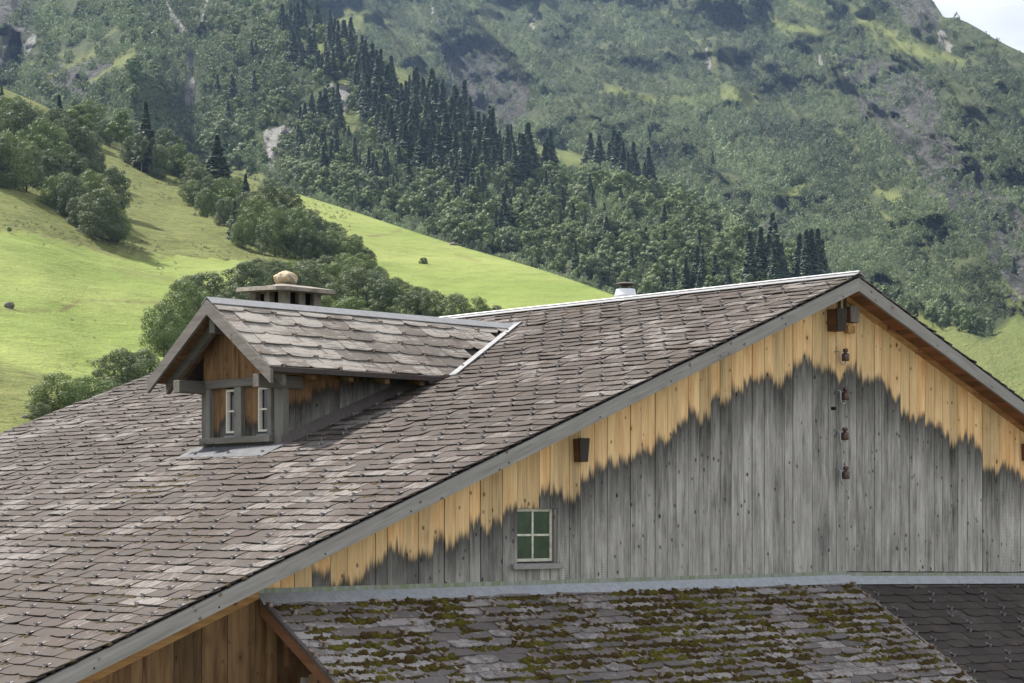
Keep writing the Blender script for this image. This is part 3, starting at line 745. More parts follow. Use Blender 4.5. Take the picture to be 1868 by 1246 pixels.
# --- lower brown wall on the left, with its posts
lw = MB(); x = 8.2
while x < 13.4:
    x2 = x+rng.uniform(.22, .36); dy = rng.normal(0, .005)
    top = lambda xx: min(rz(xx)-.16, -.75)
    lw.hexa([(x+.006, yw+dy+.03, -6), (x2, yw+dy+.03, -6), (x2, yw+dy+.06, -6), (x+.006, yw+dy+.06, -6), (x+.006, yw+dy+.03, top(x)), (x2, yw+dy+.03, top(x2)), (x2, yw+dy+.06, top(x2)), (x+.006, yw+dy+.06, top(x))], 0, float(rng.random())); x = x2
lwall = lw.build('lower_wall', M['brown'], barn)
mb = MB(); x0_, x1_ = XE0, 12.25
mb.hexa([(x0_, yw-.05, rz(x0_)-.42), (x1_, yw-.05, rz(x1_)-.42), (x1_, yw+.03, rz(x1_)-.42), (x0_, yw+.03, rz(x0_)-.42), (x0_, yw-.05, rz(x0_)-.30), (x1_, yw-.05, rz(x1_)-.30), (x1_, yw+.03, rz(x1_)-.30), (x0_, yw+.03, rz(x0_)-.30)], 0, .35)
mb.build('rafter', M['trim'], barn)
for (px, w_, dz, mt, d_) in ((498, .10, 0, 'brown', .04), (535, .12, -.35, 'redwood', .22), (566, .13, -.78, 'beam_z', .55)):
    P = on_plane(px, 1180, NY, yw-d_); mb = MB(); zt_ = (-.95 if dz == 0 else low(0, yw-d_)-.16+dz*.35)
    mb.box(P[0]-w_/2, P[0]+w_/2, yw-d_, yw-d_+.08, -6 if mt != 'redwood' else -1.55, zt_, 0, float(rng.random())); mb.build('post', M[mt], barn)
mb = MB()
for yy in (yw-.9, yw-1.9): mb.box(xl+.05, 16, yy, yy+.14, low(0, yy)-.32, low(0, yy)-.16, 0, .5)
mb.box(xl+.9, xs_+7, yw-2.8, yw-2.7, -7, low(0, yw-2.8)-.12, 0, .3)
mb.build('lower_roof_frame', M['brown'], barn)

# ================================================================ THE DORMER
xf = 15.35; xw = 15.80                      # front of its roof, front of its wall
yc = 22.44; zr1 = 2.885                     # ridge
yR, yL = 21.08, 23.80; ze = 1.935           # eaves (top surface)
ywR, ywL = 21.40, 23.20                     # side walls
td = (zr1-ze)/(yc-yR)
def xmain(z): return xa-(za-.02-z)/tp       # where height z meets the main roof
dorm = MB()
zb = rz(xw)-.05
def wy(px, py=750): return float(on_plane(px, py, NX, xw)[1])
def wz(px, py): return float(on_plane(px, py, NX, xw)[2])
# right side wall boards
x = xw
while x < xmain(1.83)-.02:
    x2 = min(x+rng.uniform(.20, .30), xmain(1.83)); r_ = float(rng.random()); dy = rng.normal(0, .004)
    vs = [(x+.005, ywR+dy, rz(x)-.08), (x2, ywR+dy, rz(x2)-.08), (x2, ywR+.03, rz(x2)-.08), (x+.005, ywR+.03, rz(x)-.08), (x+.005, ywR+dy, 1.88), (x2, ywR+dy, 1.88), (x2, ywR+.03, 1.88), (x+.005, ywR+.03, 1.88)]
    dorm.hexa(vs, 0, r_, [(1.66+.16*(x-16)+.03*math.sin(x*5))-v_[2] for v_ in vs]); x = x2
x = xw
while x < xmain(1.8)-.02:
    x2 = min(x+.25, xmain(1.8)); dorm.box(x, x2-.004, ywL-.03, ywL, rz(x)-.2, 1.88, 0, float(rng.random()), .5); x = x2
# front gable boards above the windows
zbm = wz(440, 696)
y = ywR
while y < ywL-.02:
    y2 = min(y+rng.uniform(.17, .26), ywL); g = .004
    zt_ = lambda yy: zr1-.10-td*abs(yy-yc)
    for (ya, yb) in ([(y, y2)] if not (y < yc < y2) else [(y, yc), (yc, y2)]):
        vs = [(xw, ya+g, zbm), (xw, yb, zbm), (xw+.03, yb, zbm), (xw+.03, ya+g, zbm), (xw, ya+g, zt_(ya)), (xw, yb, zt_(yb)), (xw+.03, yb, zt_(yb)), (xw+.03, ya+g, zt_(ya))]
        dorm.hexa(vs, 0, float(rng.random()), -.5)
    y = y2
dormer = dorm.build('dormer', M['dormer'], barn)
# front frame
def fb(name, px0, px1, z0, z1, x0, x1, mat, parent=dormer, a=None, bevel=.003):
    mb = MB(); ya, yb = sorted((wy(px0), wy(px1))); mb.box(x0, x1, ya, yb, z0, z1, 0, float(rng.random()) if a is None else a, .1)
    return mb.build(name, M[mat], parent, bevel=bevel)
zs0 = wz(440, 806)-.02; zs1 = zs0+.085; zo1 = wz(440, 706)
fb('corner_post', 370, 380, rz(xw)-.05, zo1+.10, xw-.02, xw+.08, 'beam_z')
fb('corner_post', 501, 518, rz(xw)-.05, zo1+.10, xw-.015, xw+.08, 'beam_z')
fb('window_frame', 380, 388, zs1, zo1, xw-.05, xw+.04, 'beam_z')
fb('window_frame', 432, 445, zs1, zo1, xw-.05, xw+.04, 'beam_z')
fb('window_frame', 492.5, 499.5, zs1, zo1, xw-.05, xw+.04, 'beam_z')
fb('lintel', 371, 500, zo1, zo1+.11, xw-.06, xw+.04, 'beam_y')
fb('dormer_sill', 374, 502, zs0, zs1, xw-.10, xw+.04, 'beam_y')
fb('base_board', 380, 501, rz(xw)-.05, zs0, xw-.01, xw+.04, 'beam_y')
dk = MB(); dk.box(xw+.14, xw+.15, ywR+.05, ywL-.05, rz(xw)-.05, zo1); dk.build('dormer_interior', M['black'], dormer)
for (p0, p1, s0, s1_) in ((388, 410, 412, 432), (445, 469, 470.5, 492.5)):
    mb = MB(); ya, yb = sorted((wy(p0), wy(p1))); vs = []
    ym = (ya+yb)/2
    for (u0, u1) in ((ya, ym-.003), (ym+.003, yb)):
        v8 = [(xw+.02, u0, zs1), (xw+.02, u1, zs1), (xw+.045, u1, zs1), (xw+.045, u0, zs1), (xw+.02, u0, zo1), (xw+.02, u1, zo1), (xw+.045, u1, zo1), (xw+.045, u0, zo1)]
        mb.hexa(v8, 0, float(rng.random()), [(zs1+.22)-v_[2] for v_ in v8])
    mb.build('shutter', M['dormer'], dormer)
    ya, yb = sorted((wy(s0), wy(s1_))); z0 = zs1+.055; z1 = zo1-.02; mb = MB(); t = .034; X0, X1 = xw+.0, xw+.035
    mb.box(X0, X1, ya, ya+t*.6, z0, z1); mb.box(X0, X1, yb-t, yb, z0, z1); mb.box(X0, X1, ya+t*.6, yb-t, z0, z0+.03); mb.box(X0, X1, ya+t*.6, yb-t, z1-.035, z1)
    mb.box(X0+.004, X1-.004, ya+t*.6, yb-t, (z0+z1)/2-.012, (z0+z1)/2+.014)
    mb.box(X0+.004, X1-.004, yb-t-.035, yb-t-.02, z0+.03, z1-.035)
    mb.build('sash', M['white'], dormer, bevel=.003)
    mb = MB(); mb.box(xw+.03, xw+.034, ya+.01, yb-.01, z0+.01, z1-.01); mb.build('sash_pane', M['dimglass'], dormer)
    mb = MB(); mb.hexa([(xw-.03, ya, zs1+.001), (xw-.03, yb, zs1+.001), (xw+.04, yb, zs1+.03), (xw+.04, ya, zs1+.03), (xw-.03, ya, zs1+.012), (xw-.03, yb, zs1+.012), (xw+.04, yb, zs1+.052), (xw+.04, ya, zs1+.052)]); mb.build('sash_sill', M['cap'], dormer)
# dormer roof
mb = MB(); hd = []
def hkd(p, du, dn, n): hd.append((p, du, dn, n))
nlen = math.sqrt(1+td*td); dR = (0, -1/nlen, -td/nlen); dL = (0, 1/nlen, -td/nlen)
def above(P):                                   # keep what stands clear of the main roof
    return P[2] > rz(P[0])-.03
W_ = xmain(zr1)-xf+.3
eR = (yc-yR)*nlen; ex = eR/6+.002
# slabs down to the main roof
dk_ = MB()
for (ye, dyy) in ((yR, -1), (yL, 1)):
    xe_ = xmain(ze-.05)+.05; xr_ = xmain(zr1-.05)+.05
    A_ = [(xf+.02, yc, zr1-.035), (xr_, yc, zr1-.035), (xe_, ye, ze-.035), (xf+.02, ye, ze-.035)]
    dk_.prism(A_, (0, 0, -.055))
droof = dk_.build('dormer_roof', M['under'], barn)
r0 = 0
mb = MB(); shingles(mb, (xf, yc, zr1-.028), (1, 0, 0), dR, W_, 6, ex, .46, inside=above, clip=.055, bow=.0, lift=.022, th=.014, hook_cb=lambda p, a, b_, c: (above(p) and hd.append((p, a, b_, c))))
mb.build('shingle_covering', M['roof_dormer'], droof)
mb = MB(); shingles(mb, (xf, yc, zr1-.028), (1, 0, 0), dL, W_, 6, ex, .46, inside=above, clip=.075)
mb.build('shingle_covering', M['roof_dormer'], droof)
place_hooks(hd, M['rust'], droof, 60, s=.9)
mb = MB()
xr_ = xmain(zr1)+.12
for sg in (-1, 1):
    mb.hexa([(xf-.02, yc, zr1+.016), (xr_, yc, zr1+.016), (xr_, yc+sg*.13, zr1+.016-td*.13), (xf-.02, yc+sg*.13, zr1+.016-td*.13), (xf-.02, yc, zr1+.028), (xr_, yc, zr1+.028), (xr_, yc+sg*.133, zr1+.026-td*.13), (xf-.02, yc+sg*.133, zr1+.026-td*.13)])
mb.build('ridge_cap', M['cap'], droof)
# valley gutter along the junction (both sides), laid on the main roof
for (ye, sgy) in ((yR, -1), (yL, 1)):
    mb = MB(); A_ = np.array([xmain(zr1)+.02, yc, 0]); B_ = np.array([xmain(ze)-.06, ye+sgy*.06, 0])
    d_ = (B_-A_); d_ /= np.linalg.norm(d_); pr = np.array([-d_[1], d_[0], 0]); pr = pr if pr[0] > 0 else -pr
    for lo_, hi_, t_ in ((0, .125, .018), (.125, .142, .028)):
        c4 = [A_-pr*.05+pr*lo_, A_-pr*.05+pr*hi_, B_-pr*.05+pr*hi_, B_-pr*.05+pr*lo_]
        vs = [(p[0], p[1], rz(p[0])-.036+.035) for p in c4]+[(p[0], p[1], rz(p[0])-.036+.035+t_) for p in c4]
        mb.hexa(vs)
    mb.build('valley_flashing', M['cap'], droof)
# verge boards of the dormer
for (ye, sg) in ((yR, -1), (yL, 1)):
    mb = MB(); zE = zr1-td*abs(ye-yc)
    mb.hexa([(xf-.025, yc, zr1-.21), (xf+.02, yc, zr1-.21), (xf+.02, ye+sg*.07, zE-td*.07-.19), (xf-.025, ye+sg*.07, zE-td*.07-.19), (xf-.025, yc, zr1-.012), (xf+.02, yc, zr1-.012), (xf+.02, ye+sg*.07, zE-td*.07-.012), (xf-.025, ye+sg*.07, zE-td*.07-.012)], 0, .4)
    mb.build('verge_board', M['beam_y'], droof)
    mb = MB(); mb.hexa([(xf+.22, yc, zr1-.28), (xf+.29, yc, zr1-.28), (xf+.29, ye-sg*.02, zE-.25), (xf+.22, ye-sg*.02, zE-.25), (xf+.22, yc, zr1-.10), (xf+.29, yc, zr1-.10), (xf+.29, ye-sg*.02, zE-.10), (xf+.22, ye-sg*.02, zE-.10)], 0, .1)
    mb.build('rafter', M['beam_y'], droof)
    # drip edge and the dark gutter along the eave
    mb = MB(); xe_ = xmain(ze)-.02
    mb.hexa([(xf-.02, ye+sg*.045, zE-.085), (xe_, ye+sg*.045, zE-.085), (xe_, ye-sg*.02, zE-.075), (xf-.02, ye-sg*.02, zE-.075), (xf-.02, ye+sg*.06, zE-.022), (xe_, ye+sg*.06, zE-.022), (xe_, ye-sg*.02, zE-.006), (xf-.02, ye-sg*.02, zE-.006)])
    mb.build('eave_strip', M['dark_metal'], droof)
    # rafter tails
    x = xw+.25
    while x < xmain(1.8)-.05:
        y0_ = ywR if sg < 0 else ywL; mb = MB()
        mb.hexa([(x, ye-sg*.03, zE-.15), (x+.08, ye-sg*.03, zE-.15), (x+.08, y0_, zE-.10), (x, y0_, zE-.10), (x, ye-sg*.03, zE-.075), (x+.08, ye-sg*.03, zE-.075), (x+.08, y0_, zE+.02), (x, y0_, zE+.02)], 0, float(rng.random())); x += .62
        mb.build('rafter_tail', M['brown'], droof)
# box at the foot of the eave where it runs into the main roof
xe_ = xmain(ze)
mb = MB(); mb.hexa([(xe_-.42, yR-.03, rz(xe_-.42)+.02), (xe_+.10, yR-.05, rz(xe_)+.01), (xe_+.10, yR+.12, rz(xe_)+.01), (xe_-.42, yR+.12, rz(xe_-.42)+.02), (xe_-.46, yR-.035, ze-.02), (xe_+.12, yR-.05, ze+.02), (xe_+.12, yR+.12, ze+.02), (xe_-.46, yR+.12, ze-.02)])
mb.build('gutter_box', M['dark_metal'], droof)
# purlins under the dormer overhang
for (yy, zz, w_, h_, x0) in ((yc, zr1-.36, .13, .19, xf+.06), (ywR+.02, 1.755, .14, .17, xf+.04), (ywL-.04, 1.755, .15, .17, xf-.02)):
    mb = MB(); mb.box(x0, xw+.3, yy-w_/2, yy+w_/2, zz-h_/2, zz+h_/2, 0, float(rng.random())); mb.build('purlin', M['beam_x'], droof, bevel=.006)
mb = MB()                                        # boarding seen from below
for (ye, sg) in ((yR, -1), (yL, 1)):
    zE = zr1-td*abs(ye-yc)
    for k in range(9):
        t0, t1 = k/9+.004, (k+1)/9-.004; y0_, y1_ = yc+(ye-yc)*t0, yc+(ye-yc)*t1
        z0_, z1_ = zr1-td*abs(y0_-yc)-.092, zr1-td*abs(y1_-yc)-.092
        mb.hexa([(xf+.02, y0_, z0_-.02), (xw+.05, y0_, z0_-.02), (xw+.05, y1_, z1_-.02), (xf+.02, y1_, z1_-.02), (xf+.02, y0_, z0_), (xw+.05, y0_, z0_), (xw+.05, y1_, z1_), (xf+.02, y1_, z1_)], 0, float(rng.random()))
mb.build('dormer_soffit', M['brown'], droof)
# flashings at the foot of the dormer
mb = MB()
xq = [xw-.02+k*.3 for k in range(20) if xw-.02+k*.3 < xmain(1.80)]+[xmain(1.80)]
for a, b_ in zip(xq[:-1], xq[1:]):
    mb.hexa([(a, ywR-.10, rz(a)-.036+.030), (b_, ywR-.10, rz(b_)-.036+.030), (b_, ywR-.006, rz(b_)-.036+.035), (a, ywR-.006, rz(a)-.036+.035), (a, ywR-.012, rz(a)+.135), (b_, ywR-.012, rz(b_)+.135), (b_, ywR-.006, rz(b_)+.135), (a, ywR-.006, rz(a)+.135)])
mb.box(xw-.035, xw-.022, ywR-.02, ywL+.03, rz(xw)-.04, zs0-.045)
mb.build('side_flashing', M['dark_metal'], dormer)
mb = MB(); ya_, yb_ = ywR-.12, ywL+.12; xA, xB = xw-.03, xw-.40; n_ = 4
for k in range(n_):
    y0_, y1_ = ya_+(yb_-ya_)*k/n_, ya_+(yb_-ya_)*(k+1)/n_-.006
    mb.hexa([(xB, y0_, rz(xB)-.036+.028), (xA, y0_, rz(xA)-.036+.034), (xA, y1_, rz(xA)-.036+.034), (xB, y1_, rz(xB)-.036+.028), (xB, y0_, rz(xB)-.036+.036), (xA, y0_, rz(xA)-.036+.06), (xA, y1_, rz(xA)-.036+.06), (xB, y1_, rz(xB)-.036+.036)])
mb.build('apron_flashing', M['zinc_dark'], dormer)

# ================================================================ CHIMNEY, STONE, FLUE
P = on_plane(521, 533, NX, xa); cyc = float(P[1]); czs = float(P[2])-.02
mb = MB(); hx, hy = .42, .50
for (sx, sy, w_, d_) in ((-1, -1, .16, .16), (1, -1, .16, .16), (-1, 1, .16, .16), (1, 1, .16, .16), (-1, 0, .14, .15), (0, -1, .14, .14), (0, 1, .14, .14)):
    x0_ = xa+sx*(hx-w_/2); y0_ = cyc+sy*(hy-d_/2); mb.box(x0_-w_/2, x0_+w_/2, y0_-d_/2, y0_+d_/2, czs-.30, czs)
mb.box(xa-hx, xa+hx, cyc-hy, cyc+hy, za-.4, czs-.30)
chim = mb.build('chimney', M['mortar'], barn, bevel=.012)
mb = MB(); mb.box(xa-hx+.12, xa+hx-.12, cyc-hy+.12, cyc+hy-.12, czs-.30, czs-.01); mb.build('chimney_flue', M['black'], chim)
mb = MB(); n_ = 10; top = []; bot = []
ring = []
sx_, sy_ = .66, .76
for i in range(28):
    t = 2*math.pi*i/28; c_, s_ = math.cos(t), math.sin(t); k_ = 1/max(abs(c_), abs(s_)); k_ = min(k_, 1.32)
    j = 1+rng.normal(0, .012); ring.append((xa+c_*k_*sx_*j, cyc+s_*k_*sy_*j))
zz_ = lambda x_, y_: czs+.035*(y_-cyc)/.7 + rng.normal(0, .004)
b0 = [(x_, y_, zz_(x_, y_)) for x_, y_ in ring]; t0 = [(xa+(x_-xa)*.985, cyc+(y_-cyc)*.985, zz_(x_, y_)+.07) for x_, y_ in ring]
t1 = [(xa+(x_-xa)*.45, cyc+(y_-cyc)*.45, czs+.115) for x_, y_ in ring]
mb.add(b0+t0+t1, [tuple(range(27, -1, -1))]+[(i, (i+1) % 28, 28+(i+1) % 28, 28+i) for i in range(28)]+[(28+i, 28+(i+1) % 28, 56+(i+1) % 28, 56+i) for i in range(28)]+[tuple(range(56, 84))])
mb.build('chimney_slab', M['slab'], chim)
mb = MB(); mb.lathe((xa, cyc, czs+.10), [(.27, 0), (.26, .03), (.21, .05)], 14); mb.build('mortar_bed', M['mortar'], chim)
def boulder(name, c, rx, ry, rz_, seed, mat, parent=None, n=26, rough=.16):
    vs = []; fs = []; m = n//2
    for j in range(m+1):
        el = -math.pi/2+math.pi*j/m
        for i in range(n):
            t = 2*math.pi*i/n; d = np.array([math.cos(t)*math.cos(el), math.sin(t)*math.cos(el), math.sin(el)])
            k = 1+rough*(float(fbm(d[0]*2+seed+d[2]*1.3, d[1]*2-seed, 4, seed))-.5)*2
            k *= 1-.10*max(0, abs(d[2])-.6)
            vs.append((d[0]*rx*k, d[1]*ry*k, d[2]*rz_*k))
    for j in range(m):
        for i in range(n): fs.append((j*n+i, j*n+(i+1) % n, (j+1)*n+(i+1) % n, (j+1)*n+i))
    mb = MB(); mb.add(vs, fs); me = mb.mesh(name, mat, smooth=True)
    o = bpy.data.objects.new(name, me); o.location = c; COL.objects.link(o)
    return o
tag(boulder('stone', (xa, cyc, czs+.255), .205, .20, .135, 3, M['rockw'], n=36, rough=.28), 'pale mottled round stone weighing down the chimney slab', 'stone')
P = on_plane(1141, 548, NX, xa+.25); fy = float(P[1]); zf0 = rz(xa+.25)
zf0 += .19
mb = MB(); mb.lathe((xa+.25, fy, zf0-.06), [(.17, -.3), (.17, .06), (.155, .10), (.145, .155), (.10, .16)], 24)
flue = mb.build('flue_pipe', M['flue'], barn, smooth=False)
mb = MB(); mb.lathe((xa+.25, fy, zf0-.06), [(.06, .16), (.06, .20), (.085, .205), (.165, .222), (.168, .230), (.11, .252), (.03, .262)], 24)
for k in range(3):
    t = 2*math.pi*k/3; mb.box(xa+.25+.12*math.cos(t)-.008, xa+.25+.12*math.cos(t)+.008, fy+.12*math.sin(t)-.008, fy+.12*math.sin(t)+.008, zf0+.09, zf0+.16)
mb.build('flue_cowl', M['dark_metal'], flue)
# ================================================================ LANDSCAPE
CREST = np.array([(-300, 60), (-150, 105), (0, 159), (89, 195), (161, 244), (212, 260), (300, 292), (414, 313), (514, 345), (628, 380), (735, 416), (834, 448), (928, 474), (1014, 500), (1121, 538), (1250, 590), (1400, 650), (1560, 720), (1760, 800), (2200, 960)])
CD = np.array([(-300, 600), (0, 590), (212, 600), (414, 600), (640, 560), (928, 470), (1121, 410), (1400, 330), (1760, 250), (2200, 200)])
def table(A, sig):
    X = np.arange(-500, 2400, 4.); Y = np.interp(X, A[:, 0], A[:, 1]); k = np.exp(-.5*(np.arange(-60, 61)*4./sig)**2); k /= k.sum()
    return X, np.convolve(np.pad(Y, 60, mode='edge'), k, 'valid')
CRX, CRY = table(CREST, 26); CDX, CDY = table(CD, 70)
def crest(px): return np.interp(px, CRX, CRY)
def Dm(px, py):
    """distance of the meadow at a photo position"""
    yc_ = crest(px); dc = np.interp(px, CDX, CDY); yb = 1150.0
    t = np.clip((yb-py)/(yb-yc_), 0, 1.0)
    d = 62*(dc/62)**(t**.92)
    d = d*(1+.035*(fbm(px/260., py/90., 3, 41)-.5)*np.clip((1-t)*6, 0, 1))
    return d
# meadow sheet
px = np.arange(-280, 2180, 9.0); tt = np.linspace(0, 1, 190)
PX, T = np.meshgrid(px, tt); PY = 1150+(crest(PX)-1150)*T
D = Dm(PX, PY); Pm = rays(PX, PY, D)
bumps = (fbm(Pm[:, 0]*.045, Pm[:, 1]*.045, 4, 77)-.5)*3.2*np.clip(D.ravel()/300, 0, 1.4)*np.clip((1-T.ravel())*8, 0, 1)
Pm[:, 2] += bumps
# far side of the rise
nb_ = 6; rows_ = len(tt); ncol = len(px)
last = Pm.reshape(rows_, ncol, 3)[-1]; ext = []
for k in range(1, nb_+1):
    e = last + V[None]*(k*22.0) + U[None]*(-(k**1.5)*3.2); ext.append(e)
Pm = np.vstack([Pm]+ext)
rowsT = rows_+nb_
i0 = (np.arange(rowsT-1)[:, None]*ncol+np.arange(ncol-1)[None]).ravel()
Qm = np.stack([i0, i0+1, i0+1+ncol, i0+ncol], 1)
AX = np.concatenate([PX.ravel(), np.tile(px, nb_)]); AY = np.concatenate([PY.ravel(), np.tile(crest(px), nb_)])
fence_line = np.interp(AX, [-300, 0, 60, 200, 330, 460, 520, 700], [400, 413, 420, 452, 468, 478, 500, 560])
rough = np.where((AY < fence_line) & (AX < 620), 1., 0.)*np.clip((470-AX+AY*.2)/60, 0, 1)
rough = np.maximum(rough, .75*soft(AX, AY, [(-20, 650), (60, 668), (150, 700), (200, 760), (120, 800), (-20, 800)], 16))
rough = np.maximum(rough, .55*soft(AX, AY, [(200, 480), (330, 500), (330, 530), (230, 525), (180, 500)], 14))
track = np.zeros(len(AX))
for pl, w_, s_ in (([(-50, 560), (0, 562), (90, 562), (160, 556), (230, 557), (300, 560)], 2.6, .8), ([(-50, 408), (0, 416), (60, 422), (140, 438), (200, 454), (300, 468)], 2.4, .8), ([(670, 432), (700, 428), (735, 420)], 3, .7), ([(834, 464), (850, 468), (880, 478)], 4, .6), ([(700, 545), (720, 560)], 4, .4)):
    pl = np.array(pl, float); yy = np.interp(AX, pl[:, 0], pl[:, 1], left=-999, right=-999); track = np.maximum(track, s_*np.clip(1-np.abs(AY-yy)/w_, 0, 1))
me = np_mesh('meadow', Pm, Qm, M['meadow'], {'rough': rough, 'track': track}, smooth=True)
tag(link('meadow', me), kind='structure')

# valley floor under everything
def ground_z(x, y): return GZ
gv = [(-4000, -4000, GZ-8), (8000, -4000, GZ-8), (8000, 8000, GZ-8), (-4000, 8000, GZ-8)]
mb = MB(); mb.add(gv, [(0, 1, 2, 3)]); g_ = mb.build('ground', M['ground']); tag(g_, kind='structure')
mb = MB(); mb.box(-10, 60, -20, 70, GZ-7.99, GZ+.02); g_ = mb.build('terrace_ground', M['gravel']); tag(g_, kind='structure')

# ---- mountain
SPUR = np.array([(-400, -700), (300, -500), (480, -120), (520, 20), (560, 45), (640, 85), (700, 125), (760, 165), (820, 215), (870, 248), (920, 272), (1000, 292), (1100, 312), (1200, 348), (1300, 395), (1400, 455), (1500, 525), (1600, 590), (1700, 680), (2200, 1000)])
SKY = np.array([(-400, -140), (1560, -140), (1640, -75), (1690, -12), (1705, 6), (1722, 32), (1745, 33), (1765, 41), (1790, 55), (1810, 68), (1840, 84), (1868, 97), (1960, 160), (2200, 330)])
SPX, SPY = table(SPUR, 14)
def skyl(px): return np.interp(px, SKY[:, 0], SKY[:, 1])
STREAM = np.array([(-80, 262), (0, 302), (40, 322), (75, 345), (120, 352), (170, 346), (205, 344), (245, 330), (262, 322), (330, 345)])   # (py, px)
def sx_of(py): return np.interp(py, STREAM[:, 0], STREAM[:, 1])
def mtn(px, py):
    px = np.asarray(px, float); py = np.asarray(py, float)
    db = np.interp(py, [-140, 0, 100, 200, 300, 400, 500, 600, 700, 900], [2600, 2280, 1990, 1740, 1500, 1290, 1110, 960, 840, 640])
    db = db*(1-.20*sstep(1300, 1850, px))
    df = np.interp(py, [-140, 0, 100, 200, 300, 360, 430, 500, 560, 640, 900], [1560, 1330, 1180, 1060, 950, 880, 800, 715, 650, 580, 420])
    yf = np.interp(px, SPX, SPY)
    w = sstep(yf-26, yf+6, py)
    k = np.clip((py-yf)/160, 0, 1); df = df+80*(1-k)**2*w
    # canyon on the left
    cs = np.abs(px-sx_of(py)); can = np.exp(-(cs/75)**1.2)
    lb = sstep(345, 300, px)                        # left buttress side
    df = df*(1+.10*sstep(330, 60, px)) + 170*can*np.clip(1-(py-330)/200, 0, 1)
    # buttress noses left of the stream: sharp crests
    def nose(cx_, cy_, wdt, hgt, am):
        t_ = np.clip((py-cy_)/hgt, 0, 1); half = wdt*(.12+t_)
        return am*np.clip(1-np.abs(px-cx_)/half, 0, 1)*np.where(py > cy_, 1, 0)*np.clip(1.6-t_, 0, 1)
    df = df-nose(244, 20, 95, 200, 95)-nose(243, 97, 80, 150, 70)-nose(150, 150, 90, 110, 60)-nose(30, 60, 60, 160, -80)
    d = db*(1-w)+df*w
    # relief: slanting gullies and terraces
    sc = np.clip(d/1200, .5, 2)
    a = px*.62+py*.78; b_ = px*.78-py*.62
    wx_ = 60*(fbm(px/300, py/240, 3, 3)-.5)
    rel = (ridge((b_+wx_)/150, a/520, 4, 11)-.5)*-240 + (ridge((b_+wx_*1.4)/58, a/210, 3, 15)-.5)*-70 + (fbm(px/120, py/42, 4, 21)-.5)*85 + (fbm(px/26, py/16, 3, 25)-.5)*26
    rf = (ridge((px+py*.35)/95, py/260, 3, 51)-.5)*-80 + (fbm(px/60, py/34, 4, 55)-.5)*42 + (fbm(px/18, py/12, 2, 57)-.5)*12
    rr_ = rel*(1-w)+rf*w
    # cliffs: steps in depth
    rr_ = rr_ + 70*sstep(.0, 1., soft(px, py, [(800, 110), (860, 60), (930, 130), (985, 190), (960, 235), (880, 240), (820, 200)], 20))
    rr_ = rr_ + 90*soft(px, py, [(1525, 95), (1600, 110), (1700, 160), (1725, 250), (1800, 330), (1868, 420), (1868, 560), (1760, 400), (1640, 290), (1580, 220)], 26)
    fade = sstep(0, 30, py-skyl(px))
    rr_ = rr_*fade
    # the grassy foot on the right
    foot = soft(px, py, [(1590, 590), (1680, 575), (1740, 590), (1800, 620), (1868, 560), (2200, 500), (2200, 900), (1500, 900)], 24)
    return (d + rr_*(1-.8*foot)*sc)*1.0
px = np.arange(-300, 2150, 4.5); tt = np.linspace(0, 1, 250)
PX, T = np.meshgrid(px, tt); y0 = 930.0
PY = y0+(skyl(PX)-y0)*T
D = mtn(PX, PY); Pb = rays(PX, PY, D)
rows_ = len(tt); ncol = len(px); last = Pb.reshape(rows_, ncol, 3)[-1]
nb_ = 5; ext = [last+V[None]*(k*60.)+U[None]*(-k*k*8.) for k in range(1, nb_+1)]
Pb = np.vstack([Pb]+ext); rowsT = rows_+nb_
i0 = (np.arange(rowsT-1)[:, None]*ncol+np.arange(ncol-1)[None]).ravel(); Qb = np.stack([i0, i0+1, i0+1+ncol, i0+ncol], 1)
AX = np.concatenate([PX.ravel(), np.tile(px, nb_)]); AY = np.concatenate([PY.ravel(), np.tile(skyl(px), nb_)])
CLIFFS = [[(1520, 85), (1600, 105), (1700, 150), (1730, 250), (1810, 330), (1880, 410), (1880, 600), (1800, 470), (1740, 400), (1640, 300), (1575, 220), (1540, 150)],
          [(1665, -60), (1700, 0), (1722, 36), (1700, 72), (1660, 50), (1620, 0), (1600, -60)],
          [(-60, -60), (55, -60), (60, 40), (45, 90), (20, 128), (-60, 150)],
          [(60, 150), (110, 118), (190, 110), (225, 125), (170, 170), (90, 185)],
          [(790, 80), (850, 70), (900, 100), (960, 150), (980, 190), (940, 240), (880, 235), (830, 180)],
          [(285, 170), (330, 190), (332, 225), (300, 215)], [(1380, 380), (1420, 370), (1440, 420), (1400, 430)]]
SCREE = [[(480, 240), (530, 225), (556, 236), (516, 262), (500, 300), (492, 326), (484, 290)], [(1708, 62), (1720, 50), (1730, 75), (1745, 95), (1735, 98), (1716, 84)], [(40, 85), (60, 60), (70, 70), (30, 130), (5, 140)], [(590, 150), (640, 160), (630, 220), (620, 180)]]
